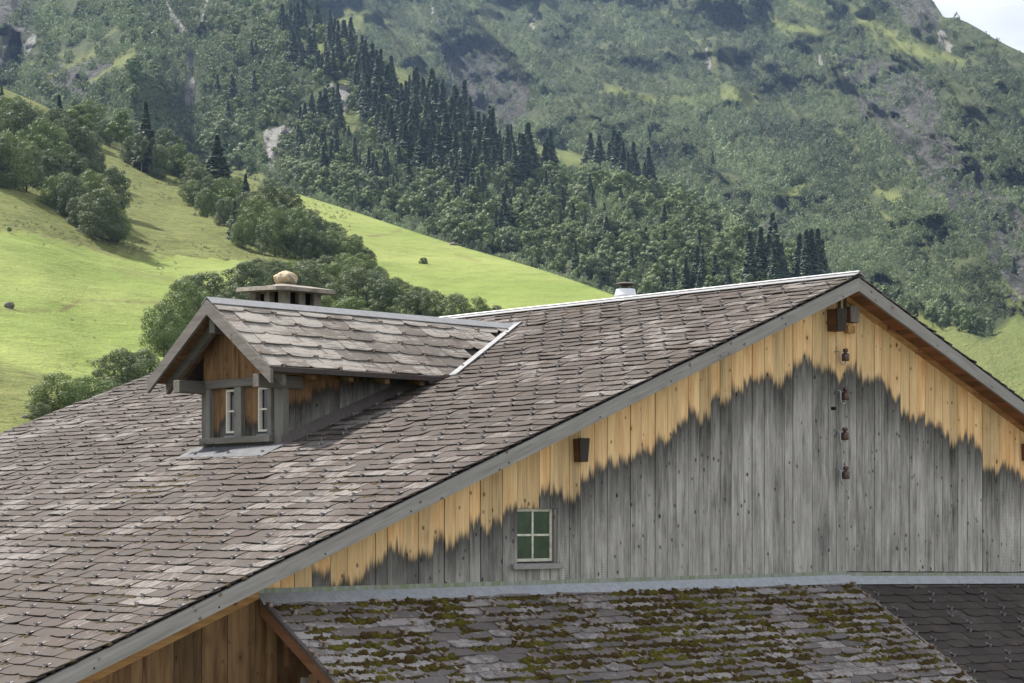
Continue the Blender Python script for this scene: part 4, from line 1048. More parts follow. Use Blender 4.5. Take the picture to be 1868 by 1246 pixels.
LUSH = [[(695, 118), (740, 118), (800, 190), (770, 190), (730, 170)], [(850, 215), (880, 215), (876, 245), (862, 240)], [(975, 265), (1050, 275), (1075, 300), (1000, 310), (975, 300)], [(560, 60), (600, 70), (590, 110), (562, 90)], [(610, 140), (640, 150), (640, 240), (625, 260), (612, 190)],
        [(170, 130), (235, 95), (262, 120), (215, 135), (180, 155), (150, 160)], [(60, 155), (150, 105), (190, 80), (175, 100), (90, 150)], [(575, 0), (700, 30), (660, 60), (600, 40)], [(1390, 30), (1450, 45), (1540, 60), (1500, 66), (1420, 55)], [(1600, 62), (1690, 80), (1770, 118), (1700, 112), (1630, 90)], [(1550, 10), (1600, 40), (1680, 80), (1620, 70), (1560, 40)],
        [(1310, 155), (1400, 170), (1370, 200), (1320, 185)], [(1100, 150), (1150, 165), (1160, 180), (1110, 175)], [(1400, 345), (1480, 330), (1450, 370), (1410, 365)], [(1590, 590), (1680, 568), (1740, 588), (1800, 622), (1868, 560), (2200, 500), (2200, 900), (1500, 900)], [(1830, 500), (1868, 490), (1868, 570), (1840, 560)],
        [(1585, 340), (1640, 352), (1660, 380), (1620, 370)], [(1120, 175), (1300, 180), (1300, 188), (1140, 186)], [(430, 290), (500, 330), (470, 338), (420, 312)]]
def mask(polys, X, Y, r_): return np.max([soft(X, Y, p, r_) for p in polys], axis=0)
rock = mask(CLIFFS, AX, AY, 20); lush = mask(LUSH, AX, AY, 8)
scree = mask(SCREE, AX, AY, 8)
def near_line(X, Y, pl, w_, jit=6):
    pl = np.array(pl, float); xx = np.interp(Y, pl[:, 1], pl[:, 0], left=-9e3, right=-9e3)+jit*(vn(Y/14, Y*0, 5)-.5); ww = w_*(.35+1.1*vn(Y/22., Y*0+3, 8))
    return np.clip(1.3-np.abs(X-xx)/ww, 0, 1)
RILLS = [([(286, -80), (300, 0), (318, 30), (335, 58), (348, 75), (344, 105), (350, 125), (343, 160), (346, 205), (338, 240), (320, 262)], 8.5), ([(385, -80), (378, 0), (372, 40), (365, 60), (350, 75)], 4.5), ([(400, -60), (392, 0), (380, 20)], 4),
         ([(800, -60), (798, 0), (788, 18), (800, 40), (815, 55), (820, 110), (824, 135), (830, 150)], 4.5), ([(962, -40), (975, 5), (980, 30), (970, 45), (1000, 80)], 3), ([(1300, 80), (1288, 88), (1298, 130)], 4), ([(1494, 95), (1500, 120)], 3), ([(110, 30), (112, 45)], 4), ([(140, 10), (150, 25)], 3)]
for pl, w_ in RILLS: scree = np.maximum(scree, near_line(AX, AY, pl, w_))
def pdist(X, Y, pl):
    X = X+26*(fbm(X/38, Y/30, 3, 71)-.5); Y = Y+18*(fbm(X/34, Y/28, 3, 72)-.5)
    d = np.full(np.shape(X), 1e9)
    for (x0, y0_), (x1, y1_) in zip(pl[:-1], pl[1:]):
        l2 = (x1-x0)**2+(y1_-y0_)**2; t = np.clip(((X-x0)*(x1-x0)+(Y-y0_)*(y1_-y0_))/l2, 0, 1); d = np.minimum(d, np.hypot(X-x0-t*(x1-x0), Y-y0_-t*(y1_-y0_)))
    return d
RIDGES = [([(55, 158), (110, 126), (150, 106), (188, 80), (215, 50), (243, 20), (262, 32), (292, 72), (325, 118)], 3.5), ([(146, 158), (165, 143), (200, 130), (222, 112), (243, 96), (252, 106), (266, 122)], 4), ([(0, 128), (60, 112), (130, 100)], 4), ([(345, 262), (380, 200), (410, 170)], 3),
          ([(1180, 0), (1240, 45), (1290, 90), (1310, 150), (1330, 190)], 2.6), ([(1330, 14), (1400, 50), (1470, 62), (1560, 72)], 3.5), ([(1440, 0), (1520, 40), (1600, 70), (1680, 100)], 3), ([(1090, 172), (1180, 180), (1300, 176), (1400, 190)], 2.4), ([(1350, 205), (1430, 196), (1520, 235), (1600, 290)], 2.6), ([(1330, 250), (1420, 262), (1540, 300), (1640, 372)], 2.6),
          ([(1590, 215), (1640, 280), (1740, 390), (1800, 470), (1868, 560)], 3.5), ([(640, 150), (650, 200), (632, 250), (618, 290)], 5), ([(1115, 0), (1130, 60), (1180, 110)], 2.2), ([(870, 40), (940, 60), (1000, 100), (1060, 150)], 2.2), ([(520, 40), (600, 10), (700, 40), (790, 100)], 4), ([(1480, 330), (1560, 350), (1660, 430), (1760, 540)], 2.6)]
PAINTED_SHADE = [[(1640, 240), (1720, 250), (1868, 420), (1868, 560), (1790, 470), (1700, 330)], [(1290, 100), (1480, 125), (1530, 185), (1380, 172), (1300, 150)], [(1330, 225), (1500, 240), (1580, 300), (1480, 290), (1340, 262)], [(900, 40), (1000, 60), (1180, 90), (1150, 120), (1000, 95)], [(270, 60), (320, 130), (330, 220), (290, 240), (270, 150)], [(1000, 200), (1080, 190), (1060, 270), (1000, 260)], [(640, 30), (800, 60), (850, 110), (780, 110)]]  # belts where slope shade is painted into the scrub colour
for pl, w_ in RIDGES:
    g_r = np.clip(1.35-pdist(AX, AY, pl)/(w_*(.5+1.1*vn(AX/30., AY/20., 12))), 0, 1); lush = np.maximum(lush, .6*g_r); rock = rock*(1-g_r)
me = np_mesh('mountain', Pb, Qb, M['terrain'], {'rock': rock, 'lush': lush*(1-rock), 'scree': scree}, smooth=True)
tag(link('mountain', me), kind='structure')

# ---------------------------------------------------------------- foliage meshes
def quads(C, N, size, r, elong=1.0, flat=.35):
    """one leaf clump per centre, facing about N"""
    n = len(C); N = N+r.normal(0, flat, N.shape); N /= np.linalg.norm(N, axis=1)[:, None]
    a = r.normal(0, 1, (n, 3)); T1 = np.cross(N, a); T1 /= np.linalg.norm(T1, axis=1)[:, None]; T2 = np.cross(N, T1)
    s = (size*r.uniform(.6, 1.35, n))[:, None]; e = elong
    j = r.uniform(.65, 1.2, (n, 4, 1))
    v = np.stack([C-T1*s*e*j[:, 0], C-T2*s*j[:, 1]/e, C+T1*s*e*j[:, 2], C+T2*s*j[:, 3]/e], 1)
    return v.reshape(-1, 3)
def broad(seed, nq, lobes=12, size=.28, h=10., w=8., trunk=.16, low=.12, gap=.0, flat=.2):
    r = np.random.default_rng(seed); LB = []
    for i in range(lobes):
        t = (i+.5)/lobes; z = h*(low+.06+(.86-low)*t**.85); rad = w/2*math.sqrt(max(.05, 1-((t-.40)/.68)**2))*r.uniform(.35, .92)
        an = i*2.39996+r.uniform(-.5, .5); rr = w*r.uniform(.6, 1.35)*(.20 if lobes < 20 else .135)*(1.08-.42*t)
        LB.append((rad*math.cos(an), rad*math.sin(an), z, rr, rr*r.uniform(.75, 1.05)))
    LB.append((0, 0, h*.90, w*.15, w*.14)); LB.append((0, 0, h*.58, w*.24, w*.30)); LB.append((w*.05, 0, h*.36, w*.24, w*.2))
    LB = np.array(LB); wgt = LB[:, 3]**2; pick = r.choice(len(LB), nq, p=wgt/wgt.sum())
    d = r.normal(0, 1, (nq, 3)); d[:, 2] += .18; d /= np.linalg.norm(d, axis=1)[:, None]
    b = LB[pick]; k = r.uniform(.66, 1.16, nq)[:, None]
    C = b[:, :3]+d*np.stack([b[:, 3], b[:, 3], b[:, 4]], 1)*k
    ok = np.ones(nq, bool)
    for l in LB:
        q = (C-l[:3])/np.array([l[3], l[3], l[4]]); ok &= (np.linalg.norm(q, axis=1) > .66)
    C = C[ok]; d = d[ok]; pk = pick[ok]
    v = quads(C, d, size, r, flat=flat); n = len(C)
    lobe_t = r.uniform(0, 1, len(LB))
    tint = np.repeat(np.clip(lobe_t[pk]*.7+r.uniform(0, .3, n), 0, 1), 4)
    shade = np.repeat(np.clip(r.normal(.42, .16, n), .1, .9), 4)
    return v, tint, shade
def spruce(seed, nq, h=10., w=3.4, size=.26, low=.06):
    r = np.random.default_rng(seed); C = []; N = []
    lev = 26; nb = 9
    ph = r.uniform(0, 6)
    z = h*(low+(1-low)*(r.uniform(0, 1, nq)**1.35)); lv = np.floor(z/h*lev)
    t = (z/h-low)/(1-low); an0 = r.integers(0, nb, nq)*2*math.pi/nb+lv*1.1+r.normal(0, .17, nq)
    br = (w/2)*(1-t)**1.08*1.08*(.80+.34*_h(lv.astype(np.int64), r.integers(0, nb, nq)*0+seed, 3)+.25*_h(lv.astype(np.int64), np.floor(an0*nb/6.28).astype(np.int64), 7)-.12)
    rad = br*np.sqrt(r.uniform(.18, 1.0, nq)); zz = (lv+.75)/lev*h - rad*.42 + r.normal(0, h*.006, nq)
    zz = np.maximum(zz, h*low*.6)
    C = np.stack([rad*np.cos(an0), rad*np.sin(an0), np.minimum(zz, h*.99)], 1)
    N = np.stack([np.cos(an0)*.7, np.sin(an0)*.7, np.full(nq, .75)], 1)
    top = r.random(nq) < .03; C[top] = np.stack([r.normal(0, .05, top.sum()), r.normal(0, .05, top.sum()), h*r.uniform(.92, 1.03, top.sum())], 1)
    v = quads(C, N, size, r, 1.25, .3)
    tint = np.repeat(r.uniform(0, 1, nq), 4); shade = np.repeat(np.clip(r.normal(.4, .17, nq), .05, .9), 4)
    return v, tint, shade
def leafmesh(name, data, mat):
    v, ti, sh_ = data; n = len(v)//4; q = np.arange(n*4).reshape(n, 4)
    return np_mesh(name, v, q, mat, {'tint': ti, 'shade': sh_})
def trunkmesh(seed, h=10., r0=.16, top=.8, mat='bark', fork=4):
    r = np.random.default_rng(seed); mb = MB(); pts = [(0, 0, -.6)]; rad = [r0*1.35]
    for i in range(1, 7): pts.append((r.normal(0, .05), r.normal(0, .05), h*top*i/6)); rad.append(r0*(1-.8*i/6))
    mb.tube(pts, rad, 7)
    for k in range(fork):
        i = 2+k % 3; p = pts[i]; an = k*2.4+r.uniform(0, 1); L_ = h*.22
        mb.tube([p, (p[0]+math.cos(an)*L_*.5, p[1]+math.sin(an)*L_*.5, p[2]+L_*.4), (p[0]+math.cos(an)*L_, p[1]+math.sin(an)*L_, p[2]+L_*.9)], [r0*.45, r0*.3, r0*.1], 5)
    return mb.mesh('trunk', M[mat], smooth=True)

PRO = {}
PRO['b'] = [(leafmesh('crown', broad(s, 15000, 46, .115, 10, w_, low=.06, flat=.26), M[mt]), trunkmesh(s)) for s, w_, mt in ((1, 8.2, 'leaf_a'), (2, 7.4, 'leaf_b'), (3, 8.8, 'leaf_a'), (4, 7.8, 'leaf_b'), (5, 8.4, 'leaf_b'))]
PRO['l'] = [(leafmesh('crown', broad(s, 5000, 16, .15, 10, 5.6, low=.2), M['leaf_c']), trunkmesh(s, mat='pale_bark')) for s in (11, 12)]
PRO['s'] = [(leafmesh('crown', spruce(s, 5200, 10, 4.0, .20), M['needle']), trunkmesh(s, top=.95, fork=0)) for s in (21, 22, 23)]
PRO['p'] = [(leafmesh('crown', broad(31, 1900, 12, .20, 10, 4.6, low=.42), M['leaf_b']), trunkmesh(31, mat='pale_bark', r0=.10))]
BASEH = 10.; BASEW = {'b': 8., 'l': 5.8, 's': 4.0, 'p': 4.8}
BYPOS = []
def plant(kind, pos, h, w, name, idx=None, parts=True):
    opts = PRO[kind]; c, t = opts[(idx if idx is not None else int(rng.integers(0, 99))) % len(opts)]
    e = empty(name, tuple(pos)); e.scale = (w/BASEW[kind], w/BASEW[kind], h/BASEH); e.rotation_euler = (0, 0, float(rng.uniform(0, 6.28)))
    for nme, m_ in (('crown', c), ('trunk', t)):
        o = bpy.data.objects.new(nme, m_); COL.objects.link(o); o.parent = e
    return e
ORD = ['first', 'second', 'third', 'fourth', 'fifth', 'sixth', 'seventh', 'eighth', 'ninth', 'tenth', 'eleventh', 'twelfth', 'thirteenth', 'fourteenth', 'fifteenth', 'sixteenth', 'seventeenth', 'eighteenth', 'nineteenth', 'twentieth', 'twenty-first', 'twenty-second', 'twenty-third', 'twenty-fourth', 'twenty-fifth', 'twenty-sixth', 'twenty-seventh', 'twenty-eighth', 'twenty-ninth', 'thirtieth',
       'thirty-first', 'thirty-second', 'thirty-third', 'thirty-fourth', 'thirty-fifth', 'thirty-sixth', 'thirty-seventh', 'thirty-eighth', 'thirty-ninth', 'fortieth']
ONES = ORD[:9]; TENS = ['twent', 'thirt', 'fort', 'fift', 'sixt', 'sevent', 'eight', 'ninet']
for n_ in range(41, 300):
    h_, r_ = divmod(n_, 100); w_ = 'hundred-and-' if h_ == 1 else 'two-hundred-and-' if h_ == 2 else ''
    if r_ == 0: ORD.append('hundredth' if h_ == 1 else 'two-hundredth'); continue
    if r_ < 20: ORD.append(w_+ORD[r_-1]); continue
    t_, o_ = divmod(r_, 10); ORD.append(w_+(TENS[t_-2]+'ieth' if o_ == 0 else TENS[t_-2]+'y-'+ONES[o_-1]))
KN = {'b': ('broadleaf_tree', 'round-crowned green tree'), 'l': ('light_green_tree', 'light green narrow tree'), 's': ('spruce_tree', 'dark conical spruce'), 'p': ('pale_trunk_tree', 'thin pale-trunked tree')}
# groves on the meadow: (x, foot y, width, height) in photo pixels
GROVES = {
 'in the grove at the left edge': [(8, 262, 60, 85, 'b'), (38, 292, 88, 105, 'b'), (78, 325, 80, 105, 'b'), (12, 348, 84, 105, 'b'), (64, 254, 56, 58, 'b'), (104, 262, 55, 66, 'b'), (122, 300, 62, 85, 'b'), (152, 318, 60, 85, 'b'), (92, 352, 66, 80, 'b'), (166, 300, 46, 60, 'b'), (132, 344, 60, 65, 'b'), (48, 350, 66, 90, 'b'), (108, 238, 34, 62, 's'), (-18, 345, 70, 110, 'b'), (142, 250, 50, 60, 'l'), (164, 240, 50, 58, 'b'), (3, 205, 22, 48, 's'), (178, 322, 36, 48, 'b'), (-12, 300, 60, 90, 'b'), (30, 235, 50, 60, 'b'), (95, 300, 60, 70, 'b'), (190, 262, 34, 44, 'b')],
 'in the round clump on the meadow': [(97, 385, 50, 65, 'b'), (128, 402, 56, 82, 'b'), (165, 405, 74, 92, 'b'), (206, 396, 62, 92, 'b'), (186, 437, 84, 92, 'b'), (216, 441, 42, 62, 'b'), (144, 414, 48, 56, 'b'), (118, 374, 52, 60, 'b'), (160, 372, 55, 60, 'b'), (210, 432, 40, 50, 'b')],
 'on the meadow crest': [(222, 278, 46, 76, 'l'), (266, 312, 56, 118, 's'), (300, 306, 66, 70, 'b'), (258, 314, 28, 70, 'p'), (275, 316, 24, 66, 'p'), (292, 326, 38, 62, 'b'), (325, 322, 50, 58, 'b'), (238, 300, 34, 52, 'b'), (348, 330, 40, 50, 'b'), (396, 335, 58, 84, 's'), (362, 356, 46, 52, 'b'), (312, 318, 40, 60, 'b'), (386, 262, 0, 0, 'b')],
 'in the wooded strip down the meadow': [(380, 378, 50, 55, 'b'), (405, 382, 52, 58, 'b'), (432, 378, 44, 56, 'b'), (352, 372, 40, 45, 'b'), (428, 440, 30, 70, 's'), (462, 446, 66, 85, 'b'), (490, 405, 62, 78, 'b'), (502, 466, 60, 84, 'b'), (540, 472, 66, 92, 'b'), (522, 406, 56, 66, 'b'), (576, 452, 52, 60, 'b'), (604, 478, 58, 58, 'b'), (640, 486, 60, 58, 'b'), (606, 446, 50, 42, 'b'), (660, 508, 50, 48, 'b'), (450, 410, 50, 60, 'b'), (480, 478, 26, 74, 'p'), (560, 430, 54, 50, 'b'), (630, 510, 56, 50, 'b'), (410, 420, 40, 60, 'b'), (442, 452, 40, 60, 'b'), (356, 352, 40, 60, 'b'), (378, 398, 42, 56, 'b'), (418, 402, 44, 60, 'l'), (470, 420, 46, 66, 'l'), (516, 436, 40, 62, 'b'), (534, 452, 34, 70, 'p'), (586, 480, 44, 60, 'b'), (556, 478, 44, 64, 'b'), (622, 470, 40, 48, 'b'), (648, 462, 36, 36, 'b'), (670, 492, 34, 40, 'b'), (690, 520, 36, 36, 'b'), (448, 386, 34, 66, 's')],
 'in the wood behind the dormer': [(300, 655, 74, 105, 'b'), (338, 610, 80, 100, 'b'), (385, 590, 86, 95, 'b'), (300, 625, 50, 60, 'b'), (450, 555, 84, 80, 'b'), (500, 545, 80, 72, 'b'), (560, 550, 84, 76, 'b'), (612, 550, 76, 72, 'b'), (652, 570, 84, 82, 'b'), (700, 582, 78, 76, 'b'), (752, 594, 66, 66, 'b'), (792, 600, 58, 72, 'b'), (832, 606, 58, 72, 'b'), (872, 606, 48, 66, 'b'), (904, 604, 38, 50, 'b'), (722, 552, 56, 48, 'b'), (682, 540, 56, 48, 'b'), (642, 520, 56, 52, 'b'), (594, 520, 66, 56, 'b'), (530, 520, 66, 46, 'b'), (470, 505, 50, 36, 'b'), (345, 560, 60, 60, 'b'), (430, 600, 80, 80, 'b'), (640, 610, 80, 70, 'b'), (580, 600, 80, 70, 'b'), (765, 560, 46, 40, 'b')],
 'beside the far barn eave': [(106, 758, 100, 84, 'b'), (160, 752, 84, 72, 'b'), (222, 716, 90, 84, 'b'), (262, 705, 74, 72, 'b'), (200, 748, 70, 60, 'b'), (75, 766, 44, 40, 'b')],
}
for gname, lst in GROVES.items():
    lst = [g for g in lst if g[2] > 0]; lst.sort(key=lambda g: g[0])
    cnt = {}; tot = {}
    for g in lst: tot[g[4]] = tot.get(g[4], 0)+1
    for k, (x_, y_, w_, h_, kd) in enumerate(lst):
        d_ = float(Dm(np.array([x_*1.]), np.array([y_*1.]))[0])
        P = rays([x_], [y_], [d_])[0]; P[2] -= .5
        e = plant(kd, P, h_*d_/F*1.06, w_*d_/F*1.16, KN[kd][0])
        i = cnt.get(kd, 0); cnt[kd] = i+1
        lab = (f'{ORD[i]} {KN[kd][1]} from the left {gname}' if tot[kd] > 1 else f'the only {KN[kd][1]} {gname}')
        tag(e, lab, 'tree', 'trees '+gname)
# coarse tussocks on the rough upper pasture (uncountable)
N = 14000; c = np.stack([rng.uniform(-20, 640, N), rng.uniform(180, 800, N)], 1)
fl_ = np.interp(c[:, 0], [-300, 0, 60, 200, 330, 460, 520, 700], [400, 413, 420, 452, 468, 478, 500, 560])
pr_ = np.where(c[:, 1] < fl_, .75*(fbm(c[:, 0]/55, c[:, 1]/14, 3, 88) > .47), .10*(fbm(c[:, 0]/60, c[:, 1]/16, 3, 89) > .60))
ok = (c[:, 1] > crest(c[:, 0])+6) & (rng.random(N) < pr_); c = c[ok]; dd_ = Dm(c[:, 0], c[:, 1]); Pt = rays(c[:, 0], c[:, 1], dd_); TUS = []
TM = leafmesh('tussock', broad(71, 46, 3, 1.3, 10, 15, low=.0, flat=.3), M['tuft'])
for P, dz in zip(Pt, dd_):
    s_ = rng.uniform(4, 12)*dz/F; P = P.copy(); P[2] -= s_*.05; TUS.append((TM, P, (s_/15, s_/15, s_/10*.32), 0.))
# lone bush and rocks on the meadow
for (x_, y_, w_, h_, lab) in ((773, 482, 20, 15, 'small round dark bush alone on the bright meadow right of centre'), (17, 420, 12, 9, 'small dark bush on the fence line at the left edge'), (75, 697, 11, 6, 'tiny bush on the lower left meadow')):
    d_ = float(Dm(np.array([x_*1.]), np.array([y_*1.]))[0]); P = rays([x_], [y_], [d_])[0]; P[2] -= .3
    tag(plant('b', P, h_*d_/F, w_*d_/F, 'bush', 1), lab, 'bush')
for i, (x_, y_, w_, h_, lab) in enumerate(((16, 558, 18, 12, 'brown heap of stones above the path on the left meadow'), (26, 700, 17, 11, 'grey boulder on the lower left meadow'), (826, 447, 14, 8, 'pale boulder on the crest of the bright meadow'), (44, 762, 12, 8, 'low grey stone near the far corner of the barn roof'))):
    d_ = float(Dm(np.array([x_*1.]), np.array([y_*1.]))[0]); P = rays([x_], [y_], [d_])[0]
    o = boulder('boulder', P, w_*d_/F/2, w_*d_/F/2.4, h_*d_/F/1.6, 5+i, M['fieldstone'], n=16, rough=.5); tag(o, lab, 'boulder', 'boulders on the meadow')

# ---------------------------------------------------------------- forest on the spur
FAR = {
 's': [leafmesh('far_spruce', spruce(s, 1700, 10, w_, .25, low=.04), M['needle']) for s, w_ in ((41, 3.2), (42, 3.8), (43, 2.8), (44, 3.4))],
 'b': [leafmesh('far_tree', broad(s, 1700, 9, .40, 10, 9, low=.06, flat=.14), M[mt]) for s, mt in ((51, 'leaf_a'), (52, 'leaf_b'), (53, 'shrub'), (54, 'leaf_a'))],
}
SPR = [([(505, 15), (540, 40), (590, 60), (640, 85), (660, 130), (600, 160), (560, 150), (520, 110)], 66, 50), ([(660, 110), (700, 128), (765, 170), (820, 215), (880, 255), (950, 285), (985, 318), (930, 330), (860, 345), (790, 330), (740, 300), (700, 260), (650, 220), (640, 160)], 165, 74),
       ([(560, 200), (610, 200), (640, 260), (620, 330), (560, 320), (540, 270)], 48, 54), ([(980, 300), (1010, 310), (1010, 322), (985, 322)], 5, 66), ([(1060, 300), (1120, 305), (1200, 330), (1190, 345), (1080, 318)], 17, 62), ([(1345, 500), (1380, 495), (1470, 510), (1540, 545), (1400, 560), (1340, 530)], 26, 102), ([(640, 300), (760, 320), (920, 370), (980, 430), (940, 430), (800, 370), (680, 350)], 26, 55), ([(1240, 520), (1340, 520), (1330, 560), (1250, 560)], 9, 78),
       ([(380, 120), (500, 60), (520, 150), (440, 260), (380, 250)], 10, 44), ([(1000, 480), (1240, 520), (1230, 560), (1120, 540)], 7, 55), ([(600, 300), (1100, 360), (1300, 470), (1100, 470), (800, 420)], 60, 46), ([(930, 330), (985, 330), (985, 345), (930, 340)], 5, 88)]
BRD = [([(340, 260), (430, 200), (520, 170), (600, 230), (640, 300), (640, 385), (520, 350), (430, 312), (350, 300)], 120, 34), ([(420, 310), (520, 340), (640, 375), (740, 412), (830, 445), (930, 470), (1015, 498), (1120, 535), (1250, 585), (1500, 585), (1500, 520), (1400, 440), (1300, 385), (1200, 345), (1050, 330), (980, 330), (800, 335), (640, 290), (560, 320)], 470, 38),
       ([(350, 70), (420, 40), (500, 30), (520, 110), (560, 200), (440, 250), (360, 200)], 90, 26), ([(150, 190), (240, 90), (330, 200), (320, 260), (240, 255)], 75, 25), ([(0, 150), (60, 160), (150, 190), (160, 240), (80, 195)], 22, 24), ([(520, 40), (640, 80), (700, 130), (800, 200), (900, 270), (980, 320), (800, 330), (640, 260), (560, 140)], 90, 34), ([(180, 30), (260, 0), (330, 60), (300, 120), (200, 90)], 28, 22)]
CLEAR = LUSH+SCREE
def sample(poly, n):
    P_ = np.array(poly); out = []
    lo_ = P_.min(0); hi_ = P_.max(0)
    while len(out) < n:
        c = rng.uniform(lo_, hi_, (n*3, 2)); ok = inpoly(c[:, 0], c[:, 1], poly)
        out += list(c[ok])
    return np.array(out[:n])
cand = {'s': [], 'b': []}
for kd, regs in (('s', SPR), ('b', BRD)):
    for ri, (poly, n, hp) in enumerate(regs):
        c = sample(poly, n); cl = mask(CLEAR, c[:, 0], c[:, 1], 5)
        for (x_, y_), m__ in zip(c, cl):
            if m__ > .45 and rng.random() < .88: continue
            if any(abs(x_-np.interp(y_, np.array(pl)[:, 1], np.array(pl)[:, 0], left=-9e3, right=-9e3)) < w__*1.9+3 for pl, w__ in RILLS): continue
            if min(float(pdist(np.array([x_]), np.array([y_]), pl)[0])-w__ for pl, w__ in RIDGES) < 0: continue
            hh = hp*rng.uniform(.5, 1.22)
            cand[kd].append((x_, y_, hh, ri))
# upright spruces that stand alone on the mountain
for x_, y_, hh in ((1183, 262, 34), (1150, 125, 26), (1185, 130, 20), (1570, 72, 24), (1300, 300, 24), (1850, 500, 30)): cand['s'].append((x_, y_, hh, 99))
AREA = {'s': {0: 'at the top of the wooded spur', 1: 'in the dense dark stand on the spur', 2: 'below the scree on the left of the spur', 3: 'beside the bright clearing', 4: 'in the loose row right of the clearing', 5: 'in the tall stand behind the barn ridge', 6: 'below the dense spruce stand', 7: 'just left of the tall stand', 8: 'right of the stream gorge', 9: 'above the end of the meadow', 10: 'among the lower leafy wood', 11: 'with bare lower trunk at the foot of the dense stand', 99: 'standing alone on the shrubby mountainside'},
        'b': {0: 'on the slope left of the spur', 1: 'in the leafy wood above the meadow edge', 2: 'on the right bank of the stream gorge', 3: 'on the nose left of the stream', 4: 'at the top of the left pasture', 5: 'among the spruces of the spur', 6: 'on the upper nose left of the stream'}}
stuffq = {'s': [], 'b': []}
for kd in ('s', 'b'):
    L_ = cand[kd]
    arr = []
    for (x_, y_, hh, ri) in L_:
        d_ = float(mtn(np.array([x_]), np.array([y_]))[0]); arr.append((hh, x_, y_, d_, ri))
    arr.sort(reverse=True)
    per = {}
    for n_, (hh, x_, y_, d_, ri) in enumerate(arr):
        P = rays([x_], [y_], [d_])[0]; hm = hh*d_/F; P[2] -= hm*.05
        if kd == 'b': wm = hm*rng.uniform(.8, 1.25)
        else: wm = hm*rng.uniform(1.25, 1.9)
        me = FAR[kd][int(rng.integers(0, 4))]; sc = (wm/10, wm/10, hm/10); rot = float(rng.uniform(0, 6.28))
        if n_ < (282 if kd == 's' else 165):
            o = bpy.data.objects.new('spruce_tree' if kd == 's' else 'broadleaf_tree', me); COL.objects.link(o)
            o.location = P; o.scale = sc; o.rotation_euler = (0, 0, rot)
            per.setdefault(ri, []).append((x_, y_, hh, o))
        else: stuffq[kd].append((me, P, sc, rot))
    for ri, l in per.items():
        l.sort(key=lambda t: t[0]); ar = AREA[kd][ri]
        nn = 'spruce' if kd == 's' else 'rounded leafy tree'
        for i, (x_, y_, hh, o) in enumerate(l):
            lab = f'{ORD[i]} {nn} from the left {ar}'
            tag(o, lab, 'tree', f'{nn}s {ar}')
def bake(name, items, mat, kind='stuff', normals=None, tone=None):
    vs = []; ti = []; sh2 = []
    cache = {}
    for k, (me, P, sc, rot) in enumerate(items):
        if me.name not in cache:
            n = len(me.vertices); a = np.empty(n*3, np.float32); me.vertices.foreach_get('co', a); t = np.empty(n, np.float32); s = np.empty(n, np.float32)
            me.attributes['tint'].data.foreach_get('value', t); me.attributes['shade'].data.foreach_get('value', s); cache[me.name] = (a.reshape(-1, 3), t, s)
        a, t, s = cache[me.name]; c_, s_ = math.cos(rot), math.sin(rot); b = a*np.array(sc)
        w = np.stack([b[:, 0]*c_-b[:, 1]*s_, b[:, 0]*s_+b[:, 1]*c_, b[:, 2]], 1)
        if normals is not None:
            z = normals[k]; x = np.cross([0., 1., .1], z); x /= np.linalg.norm(x); y = np.cross(z, x)
            w = w[:, :1]*x+w[:, 1:2]*y+w[:, 2:]*z
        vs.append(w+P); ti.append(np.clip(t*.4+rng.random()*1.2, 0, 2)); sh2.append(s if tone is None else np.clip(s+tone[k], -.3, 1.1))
    if not vs: return
    v = np.vstack(vs); n = len(v)//4
    return tag(link(name, np_mesh(name, v, np.arange(n*4).reshape(n, 4), mat, {'tint': np.concatenate(ti), 'shade': np.concatenate(sh2)})), kind=kind)
bake('tussocks', TUS, M['tuft'])
bake('far_spruces', stuffq['s'], M['needle']); bake('far_woodland', stuffq['b'], M['leaf_a'])

# ---------------------------------------------------------------- alder scrub all over the mountain
SH = [leafmesh('scrub_bush', broad(s, 170, 5, .85, 10, 15, low=.0, flat=.14), M['shrub']) for s in range(61, 67)]
N = 34000
c = np.stack([rng.uniform(-40, 1910, N), rng.uniform(-30, 640, N)], 1)
yf = np.interp(c[:, 0], SPUR[:, 0], SPUR[:, 1])
ok = (c[:, 1] > skyl(c[:, 0])+1) & (c[:, 1] < crest(c[:, 0])+30)
rk_ = mask(CLIFFS, c[:, 0], c[:, 1], 8); lu_ = mask(LUSH+SCREE, c[:, 0], c[:, 1], 4)
foot = inpoly(c[:, 0], c[:, 1], LUSH[14])
dens = fbm(c[:, 0]/70, c[:, 1]/30, 4, 91)
dg = c[:, 0]*.78-c[:, 1]*.62+50*(fbm(c[:, 0]/200, c[:, 1]/160, 3, 14)-.5); dens = dens-.16*sstep(.80, .97, ridge(dg/120, (c[:, 0]*.62+c[:, 1]*.78)/600, 2, 61))*(c[:, 0] > 900)
ok &= (dens > .30) & (rng.random(N) > rk_*.62) & (rng.random(N) > lu_*.93) & ~foot
ok &= ~((c[:, 0] > 1690) & (c[:, 1] < skyl(c[:, 0])+34) & (rng.random(N) < .75))
ok &= ~((c[:, 0] < 75) & (c[:, 1] < 130) & (rng.random(N) < .7))
for pl, w_ in RILLS: ok &= ~(near_line(c[:, 0], c[:, 1]+5, pl, w_*1.3) > .15)
for pl, w_ in RIDGES: ok &= ~((pdist(c[:, 0], c[:, 1]+2, pl) < w_*(.5+1.1*vn(c[:, 0]/30., c[:, 1]/20., 12))) & (rng.random(N) < .9))
c = c[ok]; d_ = mtn(c[:, 0], c[:, 1]); Pp = rays(c[:, 0], c[:, 1], d_)
items = []
